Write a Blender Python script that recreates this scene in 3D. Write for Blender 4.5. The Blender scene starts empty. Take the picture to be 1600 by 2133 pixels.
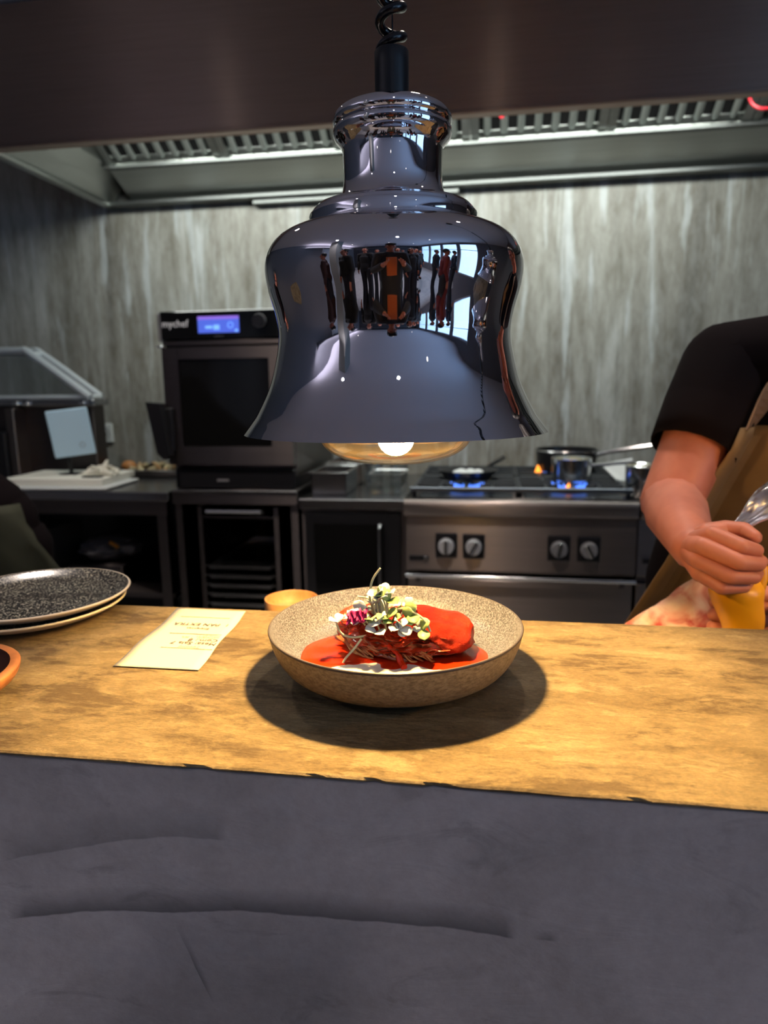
import bpy, bmesh, math, random
from mathutils import Vector, Matrix, noise
from mathutils.bvhtree import BVHTree
PI = math.pi
random.seed(7)
SC = bpy.context.scene
COL = SC.collection

# ------------------------------------------------------------------ camera, world, lights, exposure
cam_d = bpy.data.cameras.new('camera')
cam = bpy.data.objects.new('camera', cam_d); COL.objects.link(cam)
cam.matrix_world = Matrix.Translation((0, 0, 1.36)) @ Matrix.Rotation(math.radians(9), 4, 'Z') @ \
    Matrix.Rotation(math.radians(79.5), 4, 'X') @ Matrix.Rotation(-0.0142, 4, 'Z')
cam_d.sensor_fit = 'HORIZONTAL'; cam_d.sensor_width = 36; cam_d.lens = 36 * 1422 / 1600
cam_d.clip_start = 0.02; cam_d.clip_end = 60
cam_d.dof.use_dof = True; cam_d.dof.focus_distance = 0.64; cam_d.dof.aperture_fstop = 7.0
SC.camera = cam
SC.view_settings.view_transform = 'Standard'; SC.view_settings.look = 'None'
SC.view_settings.exposure = 0.0; SC.view_settings.gamma = 1.0
SC.view_settings.use_curve_mapping = False
SC.cycles.max_bounces = 7; SC.cycles.diffuse_bounces = 3; SC.cycles.glossy_bounces = 5
SC.cycles.transparent_max_bounces = 12; SC.cycles.caustics_reflective = False
SC.cycles.caustics_refractive = False; SC.cycles.sample_clamp_indirect = 4.0

w = bpy.data.worlds.new('daylight'); SC.world = w; w.use_nodes = True
bg = w.node_tree.nodes['Background']; bg.inputs[0].default_value = (0.38, 0.63, 1.0, 1); bg.inputs[1].default_value = 4.0

def lamp(name, kind, loc, power, color, rot=(0, 0, 0), **kw):
    d = bpy.data.lights.new(name, kind); d.energy = power; d.color = color
    for k, v in kw.items(): setattr(d, k, v)
    o = bpy.data.objects.new(name, d); COL.objects.link(o); o.location = loc; o.rotation_euler = rot
    return o
LAMP_W = 28
LAMP_X, LAMP_Y = -0.092, 0.660
# window portals for the daylight that enters behind the camera
for i, (y0, y1) in enumerate(((-4.9, -3.75), (-3.6, -2.45), (-2.3, -1.15), (-1.0, 0.15))):
    p = lamp('window_portal', 'AREA', (3.17, (y0 + y1) / 2, 1.55), 1, (1, 1, 1), (0, PI / 2, 0), shape='RECTANGLE', size=2.1, size_y=y1 - y0)
    p.data.cycles.is_portal = True
# fluorescent tubes inside the extraction hood
lamp('hood_light', 'AREA', (-0.35, 2.78, 2.52), 30, (0.95, 1.0, 0.93), (math.radians(38), 0, 0), shape='RECTANGLE', size=2.7, size_y=0.16)
# added fill spots over the aisle, then the downlights of the dining room
for x, y, pw in ((-1.3, 1.7, 11), (0.0, 1.75, 8), (0.62, 1.02, 6)):
    lamp('aisle_fill_spot', 'SPOT', (x, y, 2.765), pw * 7, (1.0, 0.86, 0.76), (0, 0, 0), spot_size=0.75 if x > 0.5 else 1.9, spot_blend=0.8, shadow_soft_size=0.05)
for x, y in ((-1.6, -1.0), (0.3, -1.3), (1.7, -1.6), (-2.0, -3.2), (0.2, -3.4), (1.9, -3.8)):
    lamp('dining_downlight', 'SPOT', (x, y, 2.765), 62, (0.97, 0.93, 1.0), (0, 0, 0), spot_size=2.2, spot_blend=0.9, shadow_soft_size=0.05)
# added uplight above the left wall ledge, to brighten the dining ceiling 
for x, y, sx, sy in ((-2.84, -2.6, 0.12, 4.6),):
    lamp('ceiling_fill', 'AREA', (x, y, 2.42), 20, (0.90, 0.88, 1.0), (PI, 0, 0), shape='RECTANGLE', size=sx, size_y=sy)

# ------------------------------------------------------------------ materials
def mat(name, base=(0.5, 0.5, 0.5), rough=0.5, metal=0.0, emit=None, es=0, spec=0.5, aniso=0, sss=0, coat=0):
    m = bpy.data.materials.new(name); m.use_nodes = True
    b = m.node_tree.nodes['Principled BSDF']
    b.inputs['Base Color'].default_value = (*base, 1); b.inputs['Roughness'].default_value = rough
    b.inputs['Metallic'].default_value = metal; b.inputs['Specular IOR Level'].default_value = spec
    if aniso: b.inputs['Anisotropic'].default_value = aniso
    if coat: b.inputs['Coat Weight'].default_value = coat; b.inputs['Coat Roughness'].default_value = 0.08
    if sss: b.inputs['Subsurface Weight'].default_value = sss; b.inputs['Subsurface Radius'].default_value = (0.01, 0.004, 0.002)
    if emit: b.inputs['Emission Color'].default_value = (*emit, 1); b.inputs['Emission Strength'].default_value = es
    return m
def N(m, t, **kw):
    n = m.node_tree.nodes.new(t)
    for k, v in kw.items():
        if k in n.inputs: n.inputs[k].default_value = v
        else: setattr(n, k, v)
    return n
def L(m, a, b): m.node_tree.links.new(a, b)
def B(m): return m.node_tree.nodes['Principled BSDF']
def coords(m, scale=(1, 1, 1), loc=(0, 0, 0), rot=(0, 0, 0)):
    g = N(m, 'ShaderNodeNewGeometry') if False else N(m, 'ShaderNodeTexCoord')
    mp = N(m, 'ShaderNodeMapping'); mp.inputs['Scale'].default_value = scale; mp.inputs['Location'].default_value = loc; mp.inputs['Rotation'].default_value = rot
    L(m, g.outputs['Object'], mp.inputs['Vector']); return mp.outputs['Vector']
def nz(m, vec, scale, detail=4, rough=0.55, dist=0.0):
    n = N(m, 'ShaderNodeTexNoise'); n.inputs['Scale'].default_value = scale; n.inputs['Detail'].default_value = detail
    n.inputs['Roughness'].default_value = rough; n.inputs['Distortion'].default_value = dist
    L(m, vec, n.inputs['Vector']); return n.outputs['Fac']
def ramp(m, fac, stops, interp='LINEAR'):
    r = N(m, 'ShaderNodeValToRGB'); r.color_ramp.interpolation = interp
    e = r.color_ramp.elements
    while len(e) > 1: e.remove(e[0])
    e[0].position = stops[0][0]; e[0].color = (*stops[0][1], 1)
    for p, c in stops[1:]:
        x = e.new(p); x.color = (*c, 1)
    L(m, fac, r.inputs['Fac']); return r.outputs['Color']
def mixc(m, fac, a, b, mode='MIX'):
    n = N(m, 'ShaderNodeMix', data_type='RGBA', blend_type=mode)
    for s, v in ((0, fac), (6, a), (7, b)):
        if isinstance(v, (int, float)): n.inputs[s].default_value = v
        elif isinstance(v, tuple): n.inputs[s].default_value = (*v, 1)
        else: L(m, v, n.inputs[s])
    return n.outputs[2]
def mth(m, op, a, b=0.0, clamp=False):
    n = N(m, 'ShaderNodeMath', operation=op); n.use_clamp = clamp
    for s, v in ((0, a), (1, b)):
        if isinstance(v, (int, float)): n.inputs[s].default_value = v
        else: L(m, v, n.inputs[s])
    return n.outputs[0]
def bump(m, h, strength=0.3, dist=0.002):
    b = N(m, 'ShaderNodeBump'); b.inputs['Strength'].default_value = strength; b.inputs['Distance'].default_value = dist
    L(m, h, b.inputs['Height']); L(m, b.outputs[0], B(m).inputs['Normal'])

# micro cement of the pass (top slab)
M_top = mat('microcement_top', rough=0.5, spec=0.35)
v1 = coords(M_top, (2.2, 5.5, 5)); v2 = coords(M_top, (1, 2.2, 1)); v3 = coords(M_top, (1, 1.6, 1)); v4 = coords(M_top, (1.5, 6, 1), rot=(0, 0, 0.12))
big = nz(M_top, v2, 4.5, 6, 0.62, 0.3); patch = nz(M_top, v1, 3.8, 11, 0.70, 0.25); fine = nz(M_top, v3, 240, 5, 0.75)
mid = nz(M_top, v3, 38, 7, 0.72, 0.4); scr = nz(M_top, v4, 13, 9, 0.74, 0.3)
c = ramp(M_top, mid, [(0.30, (0.105, 0.067, 0.028)), (0.5, (0.170, 0.118, 0.054)), (0.68, (0.26, 0.190, 0.096))])
c = mixc(M_top, ramp(M_top, big, [(0.38, (0, 0, 0)), (0.62, (0.6,) * 3)]), c, (0.26, 0.188, 0.093))
c = mixc(M_top, ramp(M_top, patch, [(0.40, (0.85,) * 3), (0.455, (0.25,) * 3), (0.49, (0, 0, 0))]), c, (0.072, 0.044, 0.018))
c = mixc(M_top, ramp(M_top, patch, [(0.575, (0, 0, 0)), (0.61, (0.55,) * 3)]), c, (0.33, 0.25, 0.138))
c = mixc(M_top, ramp(M_top, scr, [(0.32, (0.8,) * 3), (0.375, (0, 0, 0))]), c, (0.055, 0.034, 0.014))
c = mixc(M_top, 0.30, c, mixc(M_top, 1.0, c, ramp(M_top, fine, [(0.34, (0.15, 0.13, 0.10)), (0.5, (0.9, 0.9, 0.9)), (0.66, (1.9, 1.9, 1.8))]), 'MULTIPLY'))
L(M_top, c, B(M_top).inputs['Base Color'])
L(M_top, ramp(M_top, patch, [(0.38, (0.62,) * 3), (0.6, (0.36,) * 3)]), B(M_top).inputs['Roughness'])
bump(M_top, mth(M_top, 'ADD', mth(M_top, 'ADD', patch, mth(M_top, 'MULTIPLY', scr, 0.5)), mth(M_top, 'MULTIPLY', mid, 0.35)), 1.0, 0.007)

# micro cement of the front: trowelled grey with darker sweeps
M_front = mat('microcement_front', rough=0.62, spec=0.3)
v = coords(M_front, (1, 1, 1)); vs = coords(M_front, (2.2, 1, 5), rot=(0, 0.15, 0))
n1 = nz(M_front, v, 3.2, 6, 0.6, 1.0); n2 = nz(M_front, vs, 3.5, 7, 0.65, 1.6); n3 = nz(M_front, v, 90, 5, 0.7)
c = ramp(M_front, n1, [(0.3, (0.25, 0.218, 0.215)), (0.5, (0.335, 0.297, 0.298)), (0.72, (0.43, 0.388, 0.392))])
c = mixc(M_front, mth(M_front, 'MULTIPLY', ramp(M_front, n2, [(0.36, (1, 1, 1)), (0.45, (0, 0, 0))]), 0.45), c, (0.19, 0.168, 0.168))
c = mixc(M_front, mth(M_front, 'MULTIPLY', ramp(M_front, n2, [(0.60, (0, 0, 0)), (0.63, (1, 1, 1)), (0.72, (0, 0, 0))]), 0.16), c, (0.34, 0.33, 0.36))
c = mixc(M_front, 0.12, c, ramp(M_front, n3, [(0.3, (0.02,) * 3), (0.7, (0.5, 0.48, 0.5))]))
sep = N(M_front, 'ShaderNodeSeparateXYZ'); L(M_front, v, sep.inputs[0])
def sweep(c, z0, x0, curv, slope, h, xa, xb, strength, col):
    x = mth(M_front, 'SUBTRACT', sep.outputs[0], x0)
    zc = mth(M_front, 'ADD', mth(M_front, 'ADD', mth(M_front, 'MULTIPLY', mth(M_front, 'MULTIPLY', x, x), curv), mth(M_front, 'MULTIPLY', x, slope)), z0)
    wob = mth(M_front, 'MULTIPLY', mth(M_front, 'SUBTRACT', nz(M_front, v, 14, 3), 0.5), 0.012)
    d = mth(M_front, 'SUBTRACT', mth(M_front, 'ADD', sep.outputs[2], wob), zc)
    t = mth(M_front, 'DIVIDE', d, h)                         # 0 at the sharp lower lip, 1 where it has faded out
    body = mth(M_front, 'MULTIPLY', mth(M_front, 'SUBTRACT', 1.0, t, True), mth(M_front, 'MULTIPLY', mth(M_front, 'ADD', d, 0.001), 700, True))
    ends = mth(M_front, 'MULTIPLY', mth(M_front, 'MULTIPLY', mth(M_front, 'SUBTRACT', sep.outputs[0], xa), 60, True), mth(M_front, 'MULTIPLY', mth(M_front, 'SUBTRACT', xb, sep.outputs[0]), 120, True))
    return mixc(M_front, mth(M_front, 'MULTIPLY', mth(M_front, 'MULTIPLY', body, ends), strength), c, col)
c = sweep(c, 0.9352, -0.0626, -0.300, 0.000, 0.0233, -0.4200, 0.0253, 0.75, (0.055, 0.052, 0.058))
c = sweep(c, 0.9352, 0.0464, 0.000, 0.000, 0.0091, 0.0354, 0.0585, 0.7, (0.06, 0.057, 0.063))
c = sweep(c, 0.9963, -0.2090, -0.900, 0.020, 0.0303, -0.4200, -0.2090, 0.4, (0.06, 0.056, 0.06))
c = sweep(c, 0.8794, -0.2484, 0.000, -2.600, 0.0161, -0.2615, -0.2301, 0.6, (0.07, 0.066, 0.07))
L(M_front, c, B(M_front).inputs['Base Color'])
bump(M_front, mth(M_front, 'ADD', n2, mth(M_front, 'MULTIPLY', n3, 0.2)), 0.35, 0.003)

# vein-cut stone wall
M_stone = mat('vein_cut_stone', rough=0.45)
vv = coords(M_stone, (1, 1, 0.09)); vf = coords(M_stone, (1, 1, 0.3)); vg = coords(M_stone, (1, 1, 1))
a = nz(M_stone, vv, 4.2, 8, 0.62, 0.5); b_ = nz(M_stone, vv, 13, 6, 0.6, 0.4); d_ = nz(M_stone, vf, 22, 6, 0.7, 0.3)
c = ramp(M_stone, a, [(0.32, (0.13, 0.115, 0.09)), (0.44, (0.24, 0.22, 0.18)), (0.54, (0.33, 0.315, 0.27)), (0.62, (0.50, 0.50, 0.47))])
c = mixc(M_stone, ramp(M_stone, b_, [(0.55, (0, 0, 0)), (0.63, (0.8,) * 3)]), c, (0.62, 0.66, 0.67))
c = mixc(M_stone, ramp(M_stone, b_, [(0.33, (0.7,) * 3), (0.43, (0, 0, 0))]), c, (0.17, 0.16, 0.125))
c = mixc(M_stone, 0.28, c, ramp(M_stone, d_, [(0.35, (0.13, 0.125, 0.10)), (0.65, (0.68, 0.70, 0.68))]))
L(M_stone, c, B(M_stone).inputs['Base Color'])

def brushed(name, col, rough=0.32, axis='x', aniso=0.8, amp=0.12):
    m = mat(name, col, rough, 1.0, aniso=aniso)
    vec = coords(m, (1.5, 60, 220) if axis == 'x' else (220, 60, 1.5))
    n = nz(m, vec, 3, 3, 0.6)
    L(m, ramp(m, n, [(0.3, (rough - amp * 0.5,) * 3), (0.7, (rough + amp * 0.5,) * 3)]), B(m).inputs['Roughness'])
    L(m, ramp(m, n, [(0.3, tuple(k * 0.86 for k in col)), (0.7, tuple(min(1, k * 1.1) for k in col))]), B(m).inputs['Base Color'])
    t = N(m, 'ShaderNodeTangent'); t.direction_type = 'RADIAL'; t.axis = 'Z'
    B(m).inputs['Anisotropic Rotation'].default_value = 0.25
    L(m, t.outputs[0], B(m).inputs['Tangent'])
    return m
M_hood = brushed('hood_steel', (0.42, 0.31, 0.26), 0.36, aniso=0.95)
M_hoodin = brushed('hood_inner_steel', (0.46, 0.48, 0.46), 0.36, aniso=0.3)
M_steel = brushed('kitchen_steel', (0.25, 0.215, 0.20), 0.36, aniso=0.95)
M_dsteel = brushed('dark_steel', (0.125, 0.108, 0.105), 0.38, aniso=0.9)
M_hooddark = mat('hood_edge_steel', (0.20, 0.21, 0.205), 0.45, 1.0)
M_baffle = mat('baffle_steel', (0.62, 0.66, 0.64), 0.42, 1.0)
M_bsteel = mat('bright_steel', (0.75, 0.77, 0.78), 0.18, 1.0)
M_bench = mat('bench_steel', (0.40, 0.40, 0.41), 0.25, 1.0)
M_chrome = mat('black_chrome', (0.76, 0.735, 0.77), 0.02, 1.0)
M_chromein = mat('shade_lining', (0.80, 0.72, 0.60), 0.3, 1.0)
M_black = mat('black_plastic', (0.008, 0.008, 0.010), 0.35)
M_rubber = mat('black_cord', (0.004, 0.004, 0.006), 0.22)
M_blackm = mat('black_enamel', (0.012, 0.012, 0.014), 0.28)
M_iron = mat('cast_iron', (0.03, 0.035, 0.042), 0.4, 0.3)
M_void = mat('dark_recess', (0.004, 0.004, 0.005), 0.8)
M_bglass = mat('oven_black_glass', (0.006, 0.006, 0.006), 0.08, spec=0.3)
M_red = mat('red_plastic', (0.75, 0.03, 0.05), 0.35)
M_white = mat('white_plastic', (0.72, 0.76, 0.76), 0.4)
M_tab = mat('pale_blue_panel', (0.50, 0.68, 0.80), 0.35, emit=(0.35, 0.6, 0.8), es=0.06)
M_logo = mat('lettering_white', (0.8, 0.8, 0.8), 0.5, emit=(1, 1, 1), es=0.15)
M_grey = mat('grey_plastic', (0.2, 0.2, 0.21), 0.5)
M_knob = mat('knob_silver', (0.70, 0.72, 0.75), 0.38, 0.5)
M_cream = mat('cream_stuff', (0.75, 0.72, 0.62), 0.6)
M_screen = mat('lit_screen', (0.05, 0.1, 0.5), 0.3, emit=(0.10, 0.17, 0.85), es=0.75)
M_screen2 = mat('lit_screen_bar', (0.2, 0.1, 0.6), 0.3, emit=(0.30, 0.17, 0.80), es=0.8)
M_screen3 = mat('lit_screen_icons', (0.2, 0.5, 1.0), 0.3, emit=(0.2, 0.45, 1.0), es=1.0)
M_paper = mat('receipt_paper', (0.42, 0.40, 0.33), 0.7)
M_ink = mat('receipt_ink', (0.05, 0.035, 0.03), 0.8)
M_inkr = mat('receipt_ink_red', (0.55, 0.30, 0.24), 0.8)
M_ceil = mat('ceiling_paint', (0.70, 0.68, 0.76), 0.8)
M_wallp = mat('dining_wall_paint', (0.20, 0.20, 0.225), 0.7)
M_walld = mat('dining_wall_dark', (0.05, 0.05, 0.06), 0.6)
M_pillar = mat('pillar_plaster', (0.33, 0.33, 0.31), 0.7)
M_floor = mat('floor_tile', (0.4, 0.39, 0.38), 0.55)
fl = coords(M_floor); L(M_floor, ramp(M_floor, nz(M_floor, fl, 5, 5), [(0.3, (0.36, 0.35, 0.35)), (0.7, (0.50, 0.48, 0.47))]), B(M_floor).inputs['Base Color'])

def thin_glass(name, tint, amount=0.12, rough=0.03):
    m = bpy.data.materials.new(name); m.use_nodes = True; nt = m.node_tree; nt.nodes.remove(B(m))
    out = nt.nodes['Material Output']
    t = N(m, 'ShaderNodeBsdfTransparent'); t.inputs[0].default_value = (*tint, 1)
    g = N(m, 'ShaderNodeBsdfGlossy'); g.inputs['Color'].default_value = (1, 1, 1, 1); g.inputs['Roughness'].default_value = rough
    f = N(m, 'ShaderNodeLayerWeight'); f.inputs[0].default_value = 0.25
    mx = N(m, 'ShaderNodeMixShader'); k = mth(m, 'ADD', mth(m, 'MULTIPLY', f.outputs['Facing'], 0.75), amount, True)
    L(m, k, mx.inputs[0]); L(m, t.outputs[0], mx.inputs[1]); L(m, g.outputs[0], mx.inputs[2]); L(m, mx.outputs[0], out.inputs[0])
    return m
M_glass = thin_glass('clear_glass', (0.93, 0.95, 0.95))
M_bulb = thin_glass('bulb_glass', (1.0, 0.95, 0.84), 0.06, 0.05)
M_film = thin_glass('plastic_film', (0.80, 0.80, 0.86), 0.30, 0.25)
M_glow = mat('bulb_glow_spot', (1, 0.9, 0.7), 0.5, emit=(1.0, 0.62, 0.25), es=500)
M_bulbneck = mat('bulb_silvering', (0.95, 0.80, 0.50), 0.22, 1.0)
M_flame = mat('gas_flame', (0.1, 0.2, 1), 0.5, emit=(0.10, 0.28, 1.0), es=1.6)
M_flameo = mat('gas_flame_orange', (1, 0.4, 0.05), 0.5, emit=(1.0, 0.28, 0.03), es=2.2)
M_downl = mat('downlight_lens', (1, 1, 1), 0.5, emit=(1.0, 0.93, 0.85), es=9)

# tableware and food
M_bowlin = mat('stoneware_speckled', rough=0.33)
bv = coords(M_bowlin)
L(M_bowlin, ramp(M_bowlin, nz(M_bowlin, bv, 620, 3, 0.65), [(0.38, (0.033, 0.032, 0.036)), (0.50, (0.080, 0.080, 0.092)), (0.62, (0.175, 0.178, 0.205))]), B(M_bowlin).inputs['Base Color'])
bump(M_bowlin, nz(M_bowlin, bv, 300, 3), 0.25, 0.001)
M_bowlout = mat('stoneware_outside', rough=0.42)
bv = coords(M_bowlout, (3, 3, 6))
L(M_bowlout, ramp(M_bowlout, nz(M_bowlout, bv, 60, 6, 0.7), [(0.35, (0.15, 0.105, 0.055)), (0.62, (0.36, 0.275, 0.165))]), B(M_bowlout).inputs['Base Color'])
M_rim = mat('rim_glaze', (0.06, 0.05, 0.05), 0.3)
M_plate = mat('plate_black_speckled', rough=0.22)
pv = coords(M_plate)
c = ramp(M_plate, nz(M_plate, pv, 430, 2, 0.5), [(0.54, (0.014, 0.013, 0.013)), (0.60, (0.50, 0.47, 0.38))])
c = mixc(M_plate, ramp(M_plate, nz(M_plate, pv, 14, 3), [(0.36, (0.25,) * 3), (0.50, (1, 1, 1))]), (0.022, 0.014, 0.010), c)
L(M_plate, c, B(M_plate).inputs['Base Color'])
M_platerim = mat('plate_cream_edge', (0.80, 0.70, 0.55), 0.35)
M_wood = mat('turned_wood', rough=0.35)
wv = coords(M_wood, (1, 1, 9)); L(M_wood, ramp(M_wood, nz(M_wood, wv, 12, 5, 0.6, 0.8), [(0.3, (0.20, 0.055, 0.014)), (0.7, (0.55, 0.22, 0.07))]), B(M_wood).inputs['Base Color'])
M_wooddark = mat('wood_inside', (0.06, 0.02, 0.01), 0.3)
M_terra = mat('terracotta_ware', (0.50, 0.25, 0.10), 0.5)
tv = coords(M_terra); L(M_terra, ramp(M_terra, nz(M_terra, tv, 60, 4), [(0.3, (0.42, 0.19, 0.07)), (0.7, (0.60, 0.30, 0.12))]), B(M_terra).inputs['Base Color'])
M_sauce = mat('red_sauce', (0.50, 0.022, 0.003), 0.2, spec=0.3, coat=0.1)
M_glaze = mat('red_glaze', (0.5, 0.03, 0.004), 0.30, spec=0.14)
L(M_glaze, ramp(M_glaze, nz(M_glaze, coords(M_glaze), 55, 6, 0.65), [(0.34, (0.12, 0.006, 0.002)), (0.46, (0.34, 0.016, 0.003)), (0.7, (0.42, 0.026, 0.003))]), B(M_glaze).inputs['Base Color'])
bump(M_glaze, nz(M_glaze, coords(M_glaze), 130, 7, 0.7), 0.9, 0.0035)
M_puree = mat('white_puree', (0.95, 0.90, 0.80), 0.35)
M_meat = mat('braised_meat', rough=0.28, coat=0.4)
tc = N(M_meat, 'ShaderNodeTexCoord'); sx = N(M_meat, 'ShaderNodeSeparateXYZ'); L(M_meat, tc.outputs['Object'], sx.inputs[0])
mv = coords(M_meat, (10, 6, 40), rot=(0, 0.5, 0)); fib = nz(M_meat, mv, 9, 6, 0.6, 0.7)
fibc = ramp(M_meat, fib, [(0.36, (0.020, 0.004, 0.002)), (0.5, (0.12, 0.022, 0.007)), (0.64, (0.36, 0.10, 0.035))])
geo = N(M_meat, 'ShaderNodeNewGeometry'); sn = N(M_meat, 'ShaderNodeSeparateXYZ'); L(M_meat, geo.outputs['Normal'], sn.inputs[0])
cov = mth(M_meat, 'ADD', mth(M_meat, 'MULTIPLY', sn.outputs[2], 1.5), mth(M_meat, 'MULTIPLY', nz(M_meat, coords(M_meat), 45, 4), 1.6))
L(M_meat, mixc(M_meat, ramp(M_meat, cov, [(0.0, (0, 0, 0)), (0.78, (0, 0, 0)), (1.0, (1, 1, 1))]), fibc, (0.50, 0.030, 0.004)), B(M_meat).inputs['Base Color'])
bump(M_meat, mth(M_meat, 'ADD', fib, mth(M_meat, 'MULTIPLY', nz(M_meat, coords(M_meat), 120, 4), 0.4)), 0.7, 0.003)
M_leaf = mat('sprout_leaf', (0.50, 0.66, 0.22), 0.4)
M_leafw = mat('blown_out_sprout_leaf', (0.95, 0.96, 0.88), 0.3)  # near-white leaf colour stands in for overexposure under the heat lamp
M_stem = mat('sprout_stem', (0.78, 0.80, 0.52), 0.4)
M_petal = mat('magenta_petal', (0.50, 0.015, 0.14), 0.5)
M_yel = mat('yellow_cream', (0.95, 0.42, 0.01), 0.4, coat=0.3)
M_onion = mat('onion_peel', (0.50, 0.22, 0.07), 0.5)
M_garl = mat('pale_trimmings', (0.62, 0.55, 0.33), 0.6)
# people
M_skin = mat('skin', (0.50, 0.215, 0.145), 0.5, sss=0.08)
sv = coords(M_skin); L(M_skin, ramp(M_skin, nz(M_skin, sv, 22, 4), [(0.3, (0.52, 0.17, 0.105)), (0.7, (0.64, 0.235, 0.15))]), B(M_skin).inputs['Base Color'])
M_tee = mat('black_cotton', (0.0055, 0.0035, 0.0045), 0.95, spec=0.1)
M_apron = mat('olive_brown_canvas', (0.115, 0.075, 0.033), 0.85)
av = coords(M_apron); L(M_apron, ramp(M_apron, nz(M_apron, av, 9, 4), [(0.3, (0.17, 0.105, 0.045)), (0.7, (0.25, 0.16, 0.07))]), B(M_apron).inputs['Base Color'])
M_hair = mat('dark_hair', (0.015, 0.010, 0.008), 0.5)
M_eye = mat('eye_dark', (0.02, 0.015, 0.012), 0.15)
M_lip = mat('lips', (0.35, 0.10, 0.08), 0.45)
M_cloths = {}
def cloth(rgb):
    if rgb not in M_cloths: M_cloths[rgb] = mat('clothing_fabric', rgb, 0.8)
    return M_cloths[rgb]
M_rag = mat('stained_cloth', rough=0.8)
rv = coords(M_rag); L(M_rag, ramp(M_rag, nz(M_rag, rv, 26, 3, 0.5, 0.6), [(0.36, (0.42, 0.06, 0.05)), (0.5, (0.66, 0.34, 0.26)), (0.62, (0.74, 0.55, 0.44))]), B(M_rag).inputs['Base Color'])

# ------------------------------------------------------------------ builders
def origin(p):
    v = Vector()
    while p: v += p.location; p = p.parent
    return v
def empty(name, label, cat, loc=(0, 0, 0), group=None):
    o = bpy.data.objects.new(name, None); COL.objects.link(o); o.location = loc; o.empty_display_size = 0.05
    o['label'] = label; o['category'] = cat
    if group: o['group'] = group
    return o
def tag(o, label, cat, group=None):
    o['label'] = label; o['category'] = cat
    if group: o['group'] = group
    return o
def out(name, bm, m, parent=None, smooth=False, label=None, kind=None, base=None):
    """link a bmesh written in world coordinates as one mesh object"""
    off = origin(parent) if parent else (Vector(base) if base else Vector())
    for v in bm.verts: v.co -= off
    me = bpy.data.meshes.new(name)
    bmesh.ops.recalc_face_normals(bm, faces=bm.faces); bm.to_mesh(me); bm.free()
    for k in (m if isinstance(m, (list, tuple)) else [m]): me.materials.append(k)
    if smooth:
        me.polygons.foreach_set('use_smooth', [True] * len(me.polygons))
        try: me.set_sharp_from_angle(angle=math.radians(40))
        except Exception: pass
    o = bpy.data.objects.new(name, me); COL.objects.link(o)
    if parent: o.parent = parent
    else: o.location = off
    if label: o['label'] = label
    if kind: o['kind'] = kind
    return o
def struct(name, bm, m, parent=None, **k): return out(name, bm, m, parent, kind='structure', **k)
def box(bm, x0, x1, y0, y1, z0, z1, bev=0.0, seg=1):
    r = bmesh.ops.create_cube(bm, size=1)
    for v in r['verts']: v.co = Vector(((x0 + x1) / 2 + v.co.x * (x1 - x0), (y0 + y1) / 2 + v.co.y * (y1 - y0), (z0 + z1) / 2 + v.co.z * (z1 - z0)))
    if bev:
        es = list({e for v in r['verts'] for e in v.link_edges})
        bmesh.ops.bevel(bm, geom=es, offset=bev, segments=seg, affect='EDGES', profile=0.5)
    return bm
def BX(*a, **k): return box(bmesh.new(), *a, **k)
def lathe(bm, prof, cx, cy, n=48, cap0=False, cap1=False, mi=None):
    rings = []
    for r, z in prof:
        rings.append([bm.verts.new((cx + r * math.cos(2 * PI * i / n), cy + r * math.sin(2 * PI * i / n), z)) for i in range(n)])
    for j in range(len(rings) - 1):
        for i in range(n):
            f = bm.faces.new((rings[j][i], rings[j][(i + 1) % n], rings[j + 1][(i + 1) % n], rings[j + 1][i]))
            if mi: f.material_index = mi(j)
    if cap0: bm.faces.new(rings[0])
    if cap1: bm.faces.new(rings[-1])
    return bm
def LA(*a, **k): return lathe(bmesh.new(), *a, **k)
def tube(bm, pts, rad, n=8, cap=True):
    pts = [Vector(p) for p in pts]; m_ = len(pts)
    rs = rad if isinstance(rad, (list, tuple)) else [rad] * m_
    up = Vector((0, 0, 1)); rings = []; prev = None
    for i, p in enumerate(pts):
        t = (pts[min(i + 1, m_ - 1)] - pts[max(i - 1, 0)]).normalized()
        if prev is None:
            a = up if abs(t.dot(up)) < 0.9 else Vector((1, 0, 0))
            u = t.cross(a).normalized()
        else:
            u = (prev - t * prev.dot(t)).normalized()
        prev = u; v_ = t.cross(u)
        rings.append([bm.verts.new(p + (u * math.cos(2 * PI * k / n) + v_ * math.sin(2 * PI * k / n)) * rs[i]) for k in range(n)])
    for j in range(m_ - 1):
        for k in range(n): bm.faces.new((rings[j][k], rings[j][(k + 1) % n], rings[j + 1][(k + 1) % n], rings[j + 1][k]))
    if cap: bm.faces.new(rings[0]); bm.faces.new(rings[-1])
    return bm
def TU(*a, **k): return tube(bmesh.new(), *a, **k)
def prism(bm, poly, axis, a0, a1):
    """poly in the two other axes (in order), extruded along axis between a0 and a1"""
    def P(u, v, a): return {'x': (a, u, v), 'y': (u, a, v), 'z': (u, v, a)}[axis]
    r0 = [bm.verts.new(P(u, v, a0)) for u, v in poly]; r1 = [bm.verts.new(P(u, v, a1)) for u, v in poly]
    n = len(poly)
    for i in range(n): bm.faces.new((r0[i], r0[(i + 1) % n], r1[(i + 1) % n], r1[i]))
    bm.faces.new(r0); bm.faces.new(r1); return bm
def PR(*a): return prism(bmesh.new(), *a)
def sphere(bm, c, r, sc=(1, 1, 1), seg=16, rings=10):
    s = bmesh.ops.create_uvsphere(bm, u_segments=seg, v_segments=rings, radius=r)
    for v in s['verts']: v.co = Vector((c[0] + v.co.x * sc[0], c[1] + v.co.y * sc[1], c[2] + v.co.z * sc[2]))
    return bm
def SP(*a, **k): return sphere(bmesh.new(), *a, **k)
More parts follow.
